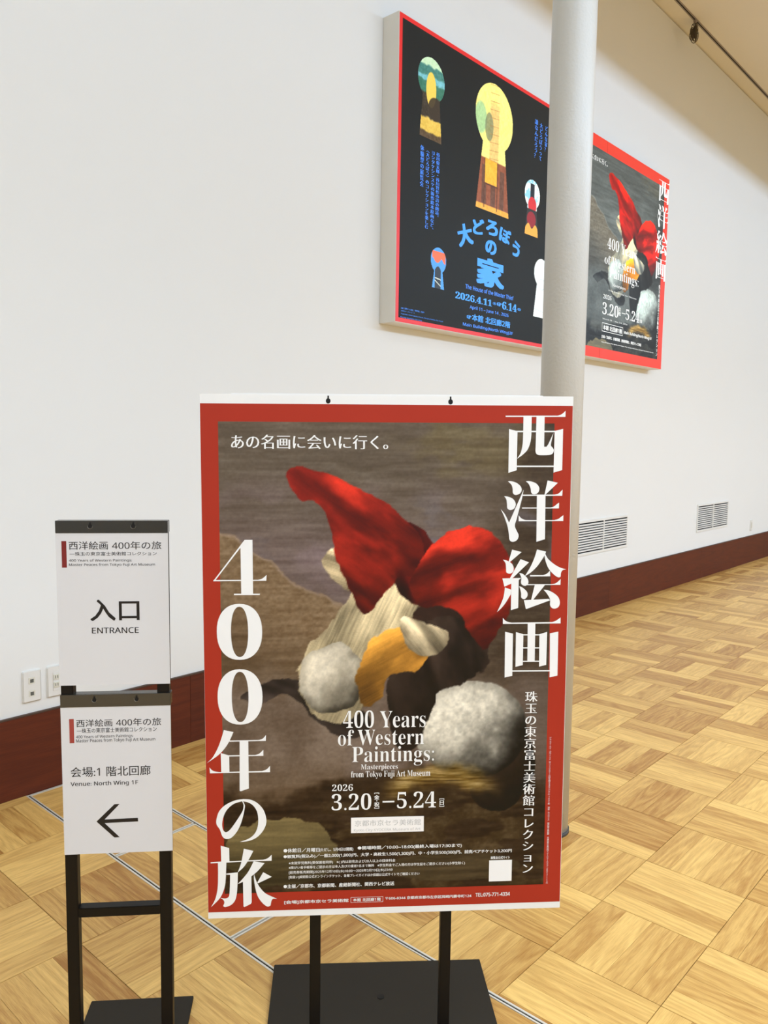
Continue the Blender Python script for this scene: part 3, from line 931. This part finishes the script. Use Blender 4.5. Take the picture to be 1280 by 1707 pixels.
# ---------------------------------------------------------------- parquet
GX = [3.05 - k for k in range(17, -1, -1)] + [3.965]              # panel edges left of the access lids (tile units)
GX2 = [4.985] + [5.78 + k for k in range(0, 52)]
GY = [9.233 - k for k in range(0, 24)]
gap = .0011
cells = []
for cols, off in ((GX, 0), (GX2, 1)):
    for i in range(len(cols) - 1):
        for j in range(len(GY) - 1):
            xa, xb, yb, ya = cols[i] * T, cols[i + 1] * T, GY[j] * T, GY[j + 1] * T
            xa, xb, ya = max(xa, X0), min(xb, X1), max(ya, YF)
            if xb - xa < .02 or yb - ya < .02:
                continue
            par = (i + j + off) % 2
            cells.append((xa, xb, ya, yb, par, off, cols[i + 1] - cols[i] < .95))
strips = []
for xa, xb, ya, yb, par, off, cut in cells:
    # the column of panels next to the lids is cut narrower on its left side
    w = T / 4
    if par == 0:                                                   # strips run along the wall
        n = max(1, round((yb - ya) / w))
        for q in range(n):
            strips.append((xa + gap, xb - gap, ya + (yb - ya) * q / n + (gap if q == 0 else .0004), ya + (yb - ya) * (q + 1) / n - (gap if q == n - 1 else .0004), 0))
    else:
        xs = [xb]
        while xs[-1] - w > xa + .008:
            xs.append(xs[-1] - w)
        xs.append(xa)
        for q in range(len(xs) - 1):
            strips.append((xs[q + 1] + (gap if q == len(xs) - 2 else .0004), xs[q] - (gap if q == 0 else .0004), ya + gap, yb - gap, 1))

view = np.array([list(right), list(down), list(fwd)])


def pix(x, y, z=0.0):
    c = view @ np.array([x, y, z - CAM_H])
    if c[2] < .1:
        return None
    return 640 + 1310.9 * c[0] / c[2], 853.5 + 1310.9 * c[1] / c[2], c[2]


def size_in_photo(s):
    """how large a strip shows in the photograph; 0 when outside it or behind a stand"""
    q = [pix(a, b) for a in s[:2] for b in s[2:4]] + [pix((s[0] + s[1]) / 2, (s[2] + s[3]) / 2)]
    if any(p is None for p in q):
        return 0
    if not any(-5 < p[0] < 1285 and 0 < p[1] < 1712 for p in q):
        return 0
    px, py, dz = q[4]
    if all(345 < p[0] < 935 and p[1] < 1515 for p in q) or all(100 < p[0] < 290 and p[1] < 1420 for p in q) or all(455 < p[0] < 800 and p[1] > 1610 for p in q):
        return 0
    return (s[1] - s[0]) * (s[3] - s[2]) / dz**3


rank = sorted(range(len(strips)), key=lambda i: -size_in_photo(strips[i]))
single = [i for i in rank[:296] if size_in_photo(strips[i]) > 0]
single_set = set(single)
strip_meshes = {}


def strip_part(s, parent, z=0.0):
    """one oak strip; strips of the same size share mesh data"""
    x0, x1, y0, y1, al = s
    lx, ly = round(x1 - x0, 4), round(y1 - y0, 4)
    key = (lx, ly, al)
    if key not in strip_meshes:
        d = ([], [], [])
        wood_box(d, -lx / 2, lx / 2, -ly / 2, ly / 2, -.0061, 0, al)
        strip_meshes[key] = uv_mesh('parquet_strip', d, M['oak'])
    o = mesh_obj('parquet_strip', strip_meshes[key], parent, ((x0 + x1) / 2, (y0 + y1) / 2, z))
    return o


for i in single:
    strip_part(strips[i], floor)
d = ([], [], [])
for i, s in enumerate(strips):
    if i not in single_set:
        wood_box(d, s[0], s[1], s[2], s[3], -.0061, 0, s[4])
field = mesh_obj('parquet_field', uv_mesh('parquet_field', d, M['oak_field']), floor)
field['kind'] = 'stuff'
# pale border strips between the parquet and the skirting
for a, b in [(X0, -1.6), (-1.598, 1.2)] + [(4.998 * T + 1.8 * k, min(4.998 * T + 1.8 * (k + 1) - .002, X1)) for k in range(0, 9)] + [(-.9, 3.94 * T)][1:]:
    if b - a < .05:
        continue
    dd = ([], [], [])
    lx = b - a
    wood_box(dd, -lx / 2, lx / 2, -.0253, .0253, -.0061, 0, 0)
    mesh_obj('border_strip', uv_mesh('border_strip', dd, M['oak']), floor, ((a + b) / 2, WALL_Y - .0420, 0))

# fixed aluminium frame of the floor duct, and the liftable lids
LX0, LX1 = 3.945 * T, 4.999 * T
LY = [9.372, 7.335, 5.350, 3.365, 1.380]
fr = MB()
fr.box(LX0, LX0 + .0055, -2.0, LY[0] * T, -.006, .0012)
fr.box(LX1 - .0055, LX1, -2.0, LY[0] * T, -.006, .0012)
fr.box(LX0, LX1, LY[0] * T, LY[0] * T + .005, -.006, .0012)
struct(fr.build('trim_2', M['alu'])).parent = floor
for a, b in ((LX0 + .0055, LX0 + .0105), (LX1 - .0105, LX1 - .0055)):
    gp = MB(); gp.box(a, b, -2.0, LY[0] * T, -.006, -.0008); struct(gp.build('gap_shade', M['gap'])).parent = floor  # added black filler strips, colouring in the dark of the open gap
lid_labels = ['oak floor lid in aluminium frame touching the skirting behind the arrow sign',
              'oak floor lid in aluminium frame between the arrow sign and the big poster',
              'oak floor lid in aluminium frame beside the steel base of the big poster stand',
              'oak floor lid in aluminium frame emerging right of the poster stand base, nearest the camera']
for k in range(4):
    y1, y0 = LY[k] * T - .003, LY[k + 1] * T + .003
    x0, x1 = LX0 + .0105, LX1 - .0105
    t = thing('floor_access_lid', lid_labels[k], 'floor hatch', ((x0 + x1) / 2, (y0 + y1) / 2, 0), 0, 'oak lids of the floor duct')
    hx, hy = (x1 - x0) / 2, (y1 - y0) / 2
    e = .0045
    m_ = MB()
    m_.box(-hx, -hx + e, -hy, hy, -.006, .0012); m_.box(hx - e, hx, -hy, hy, -.006, .0012)
    m_.box(-hx + e, hx - e, -hy, -hy + e, -.006, .0012); m_.box(-hx + e, hx - e, hy - e, hy, -.006, .0012)
    m_.build('lid_frame', M['alu'], t)
    ix, iy = hx - e - .0008, hy - e - .0008
    for c in range(2):
        ya, yb = -iy + c * iy, -iy + (c + 1) * iy
        for q in range(4):
            if (c + k) % 2:
                s = (-ix, ix, ya + (yb - ya) * q / 4 + .0004, ya + (yb - ya) * (q + 1) / 4 - .0004, 0)
            else:
                s = (-ix + 2 * ix * q / 4 + .0004, -ix + 2 * ix * (q + 1) / 4 - .0004, ya + .0004, yb - .0004, 1)
            strip_part(s, t)
# more duct floor towards the near side, outside the picture
d = ([], [], [])
for k in range(8):
    wood_box(d, LX0 + .009, LX1 - .009, LY[4] * T - .003 - (k + 1) * .25, LY[4] * T - .004 - k * .25, -.006, 0, 0)
mesh_obj('duct_boards', uv_mesh('duct_boards', d, M['oak_field']), floor)['kind'] = 'stuff'

# ---------------------------------------------------------------- round column
col_label = 'round white painted column with hammered finish between the two wall posters'
colm = thing('column', col_label, 'column', (2.32, 1.319, 0))
mb = MB(); mb.cyl((0, 0, .012), 2, .0695, CEIL_Z - .012, 64)
mb.build('shaft', M['column'], colm, smooth=True)
mb = MB(); mb.cyl((0, 0, 0), 2, .0735, .012, 64)
mb.build('base_ring', M['rubber'], colm, smooth=True)

# ---------------------------------------------------------------- picture rail in the ceiling, with its bundle of wire
RY = 2.727
rail = bpy.data.objects.new('picture_rail', None)
C.objects.link(rail)
rail.location = (6.5, RY, CEIL_Z)
rail['label'] = 'long grey picture rail with a black slot set in the ceiling'
rail['category'] = 'picture rail'
mb = MB(); mb.box(X0 - 6.5, X1 - 6.5, -.015, -.005, -.003, 0); mb.build('rail_lip', M['rail'], rail)
mb = MB(); mb.box(X0 - 6.5, X1 - 6.5, .005, .015, -.003, 0); mb.build('rail_lip', M['rail'], rail)
mb = MB(); mb.box(X0 - 6.5, X1 - 6.5, -.005, .005, -.0015, 0); mb.build('slot', M['gap'], rail)
hk = thing('picture_wire', 'small brown bundle of coiled hanging wire on the ceiling rail', 'picture wire', (6.77, RY, CEIL_Z - .003))
mb = MB(); mb.box(-.018, .018, -.01, .01, -.026, 0); mb.build('rail_runner', M['rail'], hk, bevel=.002)
mb = MB()
rr = random.Random(4)
for k in range(15):
    a0, tz = rr.uniform(0, 6), rr.uniform(-.5, .5)
    r, cz = rr.uniform(.024, .05), -.075 - rr.uniform(-.02, .05)
    ph = rr.uniform(0, 3.14)
    pts = []
    for i in range(19):
        a = a0 + 2 * math.pi * i / 18 * .97
        x_, z_ = r * math.cos(a), r * 1.25 * math.sin(a)
        pts.append((x_ * math.cos(ph), x_ * math.sin(ph) * .6 + .003 * k - .015, cz + z_ + tz * .01))
    mb.tube(pts, .003, 6)
mb.tube([(0, 0, -.02), (.002, .002, -.05), (0, 0, -.08)], .003, 6)
mb.build('wire_coil', M['jute'], hk, smooth=True)

# ---------------------------------------------------------------- ventilation grilles
def grille(name, label, x0, x1, z0, z1):
    t = thing(name, label, 'vent', ((x0 + x1) / 2, WALL_Y, z0), 0, 'white wall vents above the skirting')
    w, h = (x1 - x0) / 2, z1 - z0
    f = .019
    m_ = MB()
    m_.box(-w, w, -.008, 0, 0, f); m_.box(-w, w, -.008, 0, h - f, h)
    m_.box(-w, -w + f, -.008, 0, f, h - f); m_.box(w - f, w, -.008, 0, f, h - f)
    m_.build('frame', M['grille'], t, bevel=.0012)
    m_ = MB(); m_.box(-w + f, w - f, -.0015, -.0005, f, h - f); m_.build('duct_opening', M['gap'], t)
    m_ = MB(); m_.box(-.006, .006, -.009, -.001, f, h - f); m_.build('mullion', M['grille'], t)
    n = 11
    ih = h - 2 * f
    pitch = ih / (n + .7)
    for side in (-1, 1):
        xa, xb = (-w + f + .002, -.008) if side < 0 else (.008, w - f - .002)
        L_ = xb - xa
        m_ = MB()
        m_.face_pts([(-L_ / 2, -.0085, -.0055), (L_ / 2, -.0085, -.0055), (L_ / 2, -.002, -.003), (-L_ / 2, -.002, -.003),
                     (-L_ / 2, -.0085, .0035), (L_ / 2, -.0085, .0035), (L_ / 2, -.002, .0055), (-L_ / 2, -.002, .0055)],
                    [(0, 3, 2, 1), (4, 5, 6, 7), (0, 1, 5, 4), (1, 2, 6, 5), (2, 3, 7, 6), (3, 0, 4, 7)])
        first = m_.build('slat', M['grille'], t)
        for k in range(n):
            o = first if k == 0 else first.copy()
            if k:
                C.objects.link(o)
                o.parent = t
            o.location = ((xa + xb) / 2, 0, f + pitch * (k + .86))
    return t


grille('vent_grille', 'white slatted wall vent directly right of the column, above the skirting', 5.327, 6.192, .468, .737)
grille('vent_grille', 'white slatted wall vent farther right, near the small switch plate', 7.722, 8.590, .466, .739)


# ---------------------------------------------------------------- wall plates
def plate(name, label, cat, xc, zc, w=.07, h=.12):
    t = thing(name, label, cat, (xc, WALL_Y, zc))
    def rim(ww, hh, r, y):
        out = []
        for cx, cz, a0 in ((ww - r, hh - r, 0), (-ww + r, hh - r, 90), (-ww + r, -hh + r, 180), (ww - r, -hh + r, 270)):
            for q in range(6):
                a = R(a0 + q * 18)
                out.append((cx + r * math.cos(a), y, cz + r * math.sin(a)))
        return out
    rings = [rim(w / 2, h / 2, .007, 0), rim(w / 2, h / 2, .007, -.0045), rim(w / 2 - .0014, h / 2 - .0014, .006, -.0072), rim(w / 2 - .0042, h / 2 - .0042, .004, -.0082)]
    n = len(rings[0])
    mb = MB()
    mb.face_pts([p for rg in rings for p in rg], [(k * n + i, (k + 1) * n + i, (k + 1) * n + (i + 1) % n, k * n + (i + 1) % n) for k in range(3) for i in range(n)]
                + [tuple(range(3 * n, 4 * n))])
    mb.build('cover', M['plastic'], t, smooth=True)
    return t


t = plate('data_outlet', 'white wall plate with two small grey data jacks, left of the arrow sign', 'outlet', 1.235, .405)
for dz in (.0215, -.0265):
    m_ = MB(); m_.box(-.013, .011, -.0098, -.008, dz - .012, dz + .012); j = m_.build('jack', M['plastic_warm'], t, bevel=.0008)
    m_ = MB(); m_.box(-.0075, .0055, -.0102, -.0097, dz - .0075, dz + .006); m_.build('jack_opening', M['socket_dark'], j)
    m_ = MB(); m_.box(-.005, .003, -.0102, -.0097, dz + .006, dz + .0085); m_.build('jack_opening', M['plastic'], j)
m_ = MB()
bd = Board(.0, 0, -.0081)
put_text(m_, bd, 'tiny', 'LAN', 14, -28, 26, -22, 0)
put_text(m_, bd, 'tiny', 'LAN', 14, 20, 26, 26, 0)
t = plate('power_outlet', 'white power socket plate half hidden behind the arrow sign', 'outlet', 1.326, .405)
m_ = MB(); m_.box(-.013, .013, -.0105, -.008, -.036, .036); m_.build('socket_body', M['plastic'], t, bevel=.001)
for dz in (.018, -.012):
    m_ = MB(); m_.box(-.011, .011, -.014, -.0103, dz - .011, dz + .009); s_ = m_.build('socket', M['plastic_warm'], t, bevel=.0012)
    m_ = MB(); m_.box(-.006, -.004, -.0143, -.0139, dz - .006, dz + .005); m_.build('slot', M['hole'], s_)
    m_ = MB(); m_.box(.003, .005, -.0143, -.0139, dz - .006, dz + .005); m_.build('slot', M['hole'], s_)
t = plate('wall_switch', 'small white switch plate low on the wall at the far right', 'switch', 9.37, .421, .075, .125)
m_ = MB(); m_.box(-.016, .016, -.011, -.008, -.032, .032); m_.build('rocker', M['plastic_warm'], t, bevel=.001)

# ---------------------------------------------------------------- free-standing poster
YAW = .7734
ps = thing('poster_stand', 'tall black steel stand holding the red bordered exhibition poster', 'poster stand', (.8892, 1.2849, 0), -YAW)
PB = Board(1.4134, -.0088)
mb = MB(); mb.box(.117, .639, -.155, .341, 0, .009)
pl = mb.build('base_plate', M['plate'], ps, bevel=.0012)
mb = MB(); mb.cyl((.378, .214, .009), 2, .0085, .0012, 24)
sc = mb.build('bolt', M['steel'], pl)
for xc in (.2265, .5005):
    mb = MB(); mb.box(xc - .0112, xc + .0112, .016, .038, .009, 1.39); mb.build('post', M['steel'], ps, bevel=.0015)
mb = MB(); PB.slab(mb, 0, 0, 728.5, 1062, -15, 0)
board_o = mb.build('backing_board', M['foam'], ps)
mb = MB(); PB.slab(mb, 60, -1.2, 668, 0, -14, -2)
mb.build('top_rail', M['foam'], ps)
for u in (245.8, 484.5):
    mb = MB()
    n = 20
    pts = [PB(u + 4.6 * math.sin(a), 12.2 - 5.2 * math.cos(a), .15) for a in [2 * math.pi * i / n for i in range(n)]]
    mb.face_pts(pts, [tuple(range(n - 1, -1, -1))])
    mb.face_pts([PB(u - 1.5, 2, .15), PB(u + 1.5, 2, .15), PB(u + 1.7, 8.5, .15), PB(u - 1.7, 8.5, .15)], [(0, 3, 2, 1)])
    mb.build('hanging_hole', M['hole'], board_o)
mb = MB(); PB.slab(mb, .3, 18.5, 727.8, 1048.5, 0, .25)
sheet = mb.build('poster_sheet', M['red'], ps)
ink_grid('picture', PB, M['print'], sheet, 34, 53, 692, 1009.5, 2.2, still_life, .4)


def letters(name, m, parent, board, rows, d=.7):
    """one part per printed line; the little brackets and rules of the dates go together"""
    rules = MB()
    for st, tx, u0, v0, u1, v1 in rows:
        if st == 'box':
            rules.face_pts([board(u0, v1, d), board(u1, v1, d), board(u1, v0, d), board(u0, v0, d)], [(0, 1, 2, 3)])
            continue
        mb = MB()
        tx = tx.replace('（', '(').replace('）', ')').replace('［', '[').replace('］', ']') if st != 'v' else tx
        if st == 'v':
            w = max(u1 - u0, 4.4)
            put_column(mb, board, 'min' if w > 15 else 'tiny' if w < 8 else 'bold', tx, u0, v0, u0 + w, v1, d)
        else:
            put_text(mb, board, st, tx, u0, v0, u1, v1, d)
        mb.build(name, m, parent)
    if rules.v:
        rules.build('printed_rules', m, parent)['kind'] = 'stuff'


for name_ in ('nishi', 'yo', 'e', 'ga', 'four', 'nen', 'no', 'tabi'):
    mb = MB()
    for i, pts in enumerate(BIG[name_]):
        put_outline(mb, PB, pts, .7 + i * .03)
    mb.build('title_character', M['white_ink'], sheet)
for z in ZEROS:
    mb = MB()
    put_ring(mb, PB, z, .7)
    mb.build('title_character', M['white_ink'], sheet)
HEAD = [r for r in POSTER_TEXT if r[0] in ('min', 'ser')]
BODY = [r for r in POSTER_TEXT if r[0] in ('bold', 'semi', 'box', 'v')]
GREY = [r for r in POSTER_TEXT if r[0] == 'gry']
letters('heading_line', M['white_ink'], sheet, PB, HEAD)
letters('small_print_line', M['white_ink'], sheet, PB, BODY)
mb = MB(); PB.slab(mb, 290.8, 854.5, 439.9, 887.2, .3, .85)
stk = mb.build('sticker', M['sticker'], sheet)
letters('sticker_line', M['grey_ink'], sheet, PB, [('sans', t_, a, b, c, d_) for _, t_, a, b, c, d_ in GREY], 1.0)
mb = MB(); PB.slab(mb, 577, 954, 624.6, 999.6, .3, .7)
mb.build('white_square', M['white_ink'], sheet)

# ---------------------------------------------------------------- entrance sign stand
ss = thing('sign_stand', 'narrow black steel floor stand with two white paper signs, arrow below', 'sign stand', (.7045, 1.5066, 0), -.7378)
SB = Board(1.163, -.0038)
mb = MB(); mb.box(-.0065, .2285, -.10, .2016, 0, .008)
pl = mb.build('base_plate', M['plate'], ss, bevel=.001)
mb = MB(); mb.cyl((.111, .105, .008), 2, .007, .001, 24)
mb.build('bolt', M['steel'], pl)
for a, b in ((.0018, .0258), (.1905, .2142)):
    mb = MB(); mb.box(a, b, .004, .026, .008, 1.160); mb.build('post', M['steel'], ss, bevel=.0012)
mb = MB(); mb.box(.0258, .1905, .0045, .0255, 1.163 - .8255, 1.163 - .8055); mb.build('crossbar', M['steel'], ss, bevel=.001)
for i, (va, vb, vc, vd, rows, red) in enumerate(((0, 24.5, 24.5, 331.6, SIGN_TEXT_A, 'bar_red_a'), (351.2, 376.8, 376.8, 685.6, SIGN_TEXT_B, 'bar_red_b'))):
    mb = MB(); SB.slab(mb, 0, va, 216, vb, -22, 1.5)
    cb = mb.build('clip_bar', M['clip_black' if i == 0 else 'clip'], ss, bevel=.0008)
    mb = MB(); SB.slab(mb, 0, va, 216, vd, -3.9, -.4)
    mb.build('sign_panel', M['clip'], ss)
    for u in (66.6, 149.5):
        vh = va + 10.8
        mb = MB()
        n = 24
        pts = [SB(u + 4.3 * math.sin(a), vh + 4.3 * math.cos(a), 1.65) for a in [2 * math.pi * k / n for k in range(n)]]
        mb.face_pts(pts, [tuple(range(n))])
        mb.face_pts([SB(u - 1.5, vh - 8, 1.65), SB(u + 2.3, vh - 8, 1.65), SB(u + 1.8, vh - 2, 1.65), SB(u - 1.6, vh - 2, 1.65)], [(0, 3, 2, 1)])
        mb.build('hanging_hole', M['hole'], cb)
        mb = MB()
        mb.tube([SB(u + 4.9 * math.sin(a), vh + 4.9 * math.cos(a), 1.6) for a in [-1.9 + 3.6 * k / 14 for k in range(15)]], .00045, 6)
        mb.build('hole_rim', M['ring'], cb)
    mb = MB(); SB.slab(mb, 0, vc, 216, vd, -.4, .3)
    sh = mb.build('paper_sign', M['sheet'], ss)
    sh['label'] = ('white entrance sign, upper sheet' if i == 0 else 'white venue sign with black arrow, lower sheet')
    letters('text_line', M['black_ink'], sh, SB, [r for r in rows if r[0] != 'red'], .5)
    r = [r for r in rows if r[0] == 'red'][0]
    mb = MB(); SB.slab(mb, r[2], r[3], r[4], r[5], .3, .5); mb.build('red_bar', M[red], sh)
    if i:
        mb = MB(); put_outline(mb, SB, ARROW, .5); mb.build('arrow', M['black_ink'], sh)


# ---------------------------------------------------------------- the two light boxes on the wall
def light_box(name, label, x0, w, h, ztop):
    t = thing(name, label, 'poster', (x0, WALL_Y, ztop - h), 0, 'illuminated posters on the wall')
    dp = WALL_Y - 2.755
    mb = MB(); mb.box(0, w, -dp + .001, -.0005, 0, h)
    mb.build('case', M['box'], t, bevel=.0015)
    return t, Board(h, 0, -dp, 0)


W1_, H1_ = 1.660, 1.534
t, b1 = light_box('light_box', 'black keyhole exhibition poster in a red edged wall light box, left of the column', 3.110, W1_, H1_, 3.474)
mb = MB(); b1.slab(mb, 4, 4, W1_ * 1000 - 4, H1_ * 1000 - 4, -1, .6)
film = mb.build('poster_film', M['box_red'], t)
mb = MB(); b1.slab(mb, 26, 26, W1_ * 1000 - 26, H1_ * 1000 - 26, .5, 1.2)
mb.build('black_field', M['box_black'], film)


def stripes(bands, base):
    """picture made of plain horizontal bands: (v edge, colour)"""
    def f(u, v):
        c = RGB(*base) + np.zeros(u.shape + (3,))
        w = (fbm(u / 40, v / 40, 7) - .5) * 30
        for e, col in bands:
            c = mix(c, RGB(*col), sst(e - 6, e + 6, v + w))
        return c + ((fbm(u / 12, v / 12, 17, 3) - .5) * 40)[..., None]
    return f


def key_a(u, v):      # green country, ochre and brown cloth
    c = stripes([(185, (70, 130, 120)), (235, (120, 190, 200)), (262, (60, 120, 100)), (330, (60, 52, 40)), (450, (226, 190, 84)), (520, (90, 70, 46))], (200, 230, 190))(u, v)
    e = ((u - 262) / 42) ** 2 + ((v - 300) / 90) ** 2
    c = mix(c, RGB(236, 206, 90), sst(1.1, .9, e))
    e = ((u - 300) / 60) ** 2 + ((v - 390) / 60) ** 2
    return mix(c, RGB(58, 48, 36), sst(1.1, .9, e) * .9)


def key_b(u, v):      # yellow room, orange and brown furniture shapes
    c = RGB(250, 240, 138) + np.zeros(u.shape + (3,))
    c = mix(c, RGB(176, 214, 150), sst(1.2, .7, ((u - 715) / 60) ** 2 + ((v - 300) / 90) ** 2))
    c = mix(c, RGB(232, 196, 120), (sst(800, 812, u) * sst(905, 893, u) * sst(150, 240, v) * .85))
    c = mix(c, RGB(120, 128, 96), sst(1.1, .85, ((u - 800) / 42) ** 2 + ((v - 330) / 80) ** 2) * .75)
    ln = (np.abs(((v + .12 * u) % 46) - 3) < 2.2) & (u > 805) & (u < 900)
    c = mix(c, RGB(176, 126, 66), ln * .55)
    c = mix(c, RGB(150, 84, 56), sst(505, 515, v))
    c = mix(c, RGB(96, 66, 52), (sst(548, 552, v) * (((u % 92) < 46) & (v < 770))) * .8)
    c = mix(c, RGB(246, 186, 60), sst(762, 770, u) * sst(893, 885, u) * sst(508, 514, v) * sst(650, 644, v))
    c = mix(c, RGB(240, 176, 70), sst(768, 774, v))
    c = mix(c, RGB(86, 50, 34), ((np.abs(u - 762) < 4) | (np.abs(u - 893) < 4) | (np.abs(v - 652) < 4)) & (v > 510) & (v < 790) & (u > 755) & (u < 900))
    return c + ((fbm(u / 14, v / 14, 27, 3) - .5) * 34)[..., None]


def key_c(u, v):      # pale blue, black and red shapes over orange
    c = RGB(150, 214, 232) + np.zeros(u.shape + (3,))
    c = mix(c, RGB(240, 246, 244), sst(.5, .6, fbm(u / 40, v / 40, 31)))
    c = mix(c, RGB(26, 34, 44), (np.abs(u - 1284) < 24) & (v > 535) & (v < 622))
    c = mix(c, RGB(214, 46, 54), sst(1.05, .95, ((u - 1286) / 48) ** 2 + ((v - 665) / 52) ** 2))
    c = mix(c, RGB(44, 44, 44), sst(688, 692, v))
    c = mix(c, RGB(150, 34, 44), sst(1.1, .9, ((u - 1280) / 52) ** 2 + ((v - 752) / 48) ** 2))
    return mix(c, RGB(240, 176, 70), sst(790, 794, v + 14 * np.sin(u / 13.)))


def key_d(u, v):      # blue ground, orange patch, black pointed arch
    c = RGB(78, 158, 232) + np.zeros(u.shape + (3,))
    c = mix(c, RGB(248, 112, 70), (v > 1118) & (v < 1152 + 26 * np.abs(np.sin(u / 24.))) & (u > 296) & (u < 412))
    arch = (np.abs(u - 348) < 27) & (v > 1196 + ((u - 348) / 27.) ** 2 * 22)
    c = mix(c, RGB(38, 42, 46), arch)
    return mix(c, RGB(226, 232, 214), arch & ((np.abs(v - 1262 - (u - 348) * .1) < 2.5) | (np.abs(v - 1286 - (u - 348) * .5) < 2.5)))


def key_e(u, v):      # white paper with faint pencil lines
    c = RGB(240, 248, 246) + np.zeros(u.shape + (3,))
    return mix(c, RGB(150, 170, 168), ((np.abs(np.hypot(u - 1430, v - 1130) - 34) < 2) | (np.abs(v - 1300 - .1 * (u - 1420)) < 1.5)) * .7)


for kh, fn in zip(KEYHOLES, (key_a, key_b, key_c, key_d, key_e)):
    mask, (cx, cy, r, top, bot, wn, wb) = keyhole_mask(kh)
    hw = max(r, wb) + 4
    ink_grid('keyhole_picture', b1, M['print_lit'], film, cx - hw, cy - r - 3, cx + hw, bot + 3, 2.5, fn, 1.6, mask)
letters('date_line', M['blue_film'], film, b1, [r for r in BOX1_TEXT if r[0] in ('bold', 'serb')], 1.7)
letters('small_print_line', M['small_blue_film'], film, b1, [(('sansm' if r[0] == 'sans' else r[0]),) + tuple(r[1:]) for r in BOX1_TEXT if r[0] not in ('bold', 'serb')], 1.7)
SIZES = {'大': (130, 112), 'ど': (104, 80), 'ろ': (110, 80), 'ぼ': (112, 82), 'う': (74, 88), 'の': (104, 76), '家': (262, 156)}
POS = {'大': (588, 980), 'ど': (716, 911), 'ろ': (852, 890), 'ぼ': (991, 908), 'う': (1114, 966), 'の': (846, 1003), '家': (850, 1152)}
for ch, u, v, ang, k in BOX1_ARC:
    mb = MB()
    put_char(mb, b1, 'heavy', ch, POS[ch][0], POS[ch][1], *SIZES[ch], ang * .55, 1.7)
    mb.build('title_character', M['blue_film'], film)

W2_, H2_ = 1.562, 1.531
t, b2 = light_box('light_box', 'wall light box with the red bordered painting exhibition poster, right of the column', 4.902, W2_, H2_, 3.473)
mb = MB(); b2.slab(mb, 3, 3, W2_ * 1000 - 3, H2_ * 1000 - 3, -1, .6)
film = mb.build('poster_film', M['box_orange'], t)


def still_life_wall(u, v):
    c = still_life(35 + (u - 250) * .50, 70 + (v - 85) * .60)
    g = c.mean(-1, keepdims=True)
    keep = np.clip((np.abs(c - g).max(-1, keepdims=True) - 18) / 30, 0, 1)
    cool = g * RGB(.93, 1.0, .97) * 1.12
    return (cool * (1 - keep) + (g + (c - g) * 1.35) * 1.18 * keep)


ink_grid('picture', b2, M['print_lit'], film, 89, 85, 1473, 1455, 4.6, still_life_wall, 1.0)
fitx = lambda x, y: (1358 + (x - 593) * 1.683, 29 + (y - 28) * 1.467)
fitl = lambda x, y: (26 + (x - 12) * 1.55, 29 + (y - 28) * 1.467)
for name_ in ('nishi', 'yo', 'e', 'ga', 'four', 'nen', 'no', 'tabi'):
    mb = MB()
    for i, pts in enumerate(BIG[name_]):
        put_outline(mb, b2, pts, 1.5 + i * .08, fitx if name_ in ('nishi', 'yo', 'e', 'ga') else fitl)
    mb.build('title_character', M['white_film'], film)
for z in ZEROS:
    mb = MB()
    put_ring(mb, b2, z, 1.5, fitl)
    mb.build('title_character', M['white_film'], film)
rows2 = BOX2_TEXT + [('min', 'あの名画に会いに行く。', 92, 142, 478, 178),
                     ('box', '', 487, 1269, 826, 1273), ('box', '', 487, 1328, 826, 1332), ('box', '', 487, 1269, 490, 1332), ('box', '', 823, 1269, 826, 1332)]
letters('small_print_line', M['white_film'], film, b2, rows2, 1.5)
mb = MB(); b2.slab(mb, 467, 3, 468.6, 84.5, .6, .75); mb.build('film_seam', M['gap'], film)
mb = MB(); b2.slab(mb, 467, 1455.5, 468.6, H2_ * 1000 - 3, .6, .75); mb.build('film_seam', M['gap'], film)

if _font_obj.name in C.objects:
    C.objects.unlink(_font_obj)
bpy.data.objects.remove(_font_obj)
bpy.data.curves.remove(_font_curve)
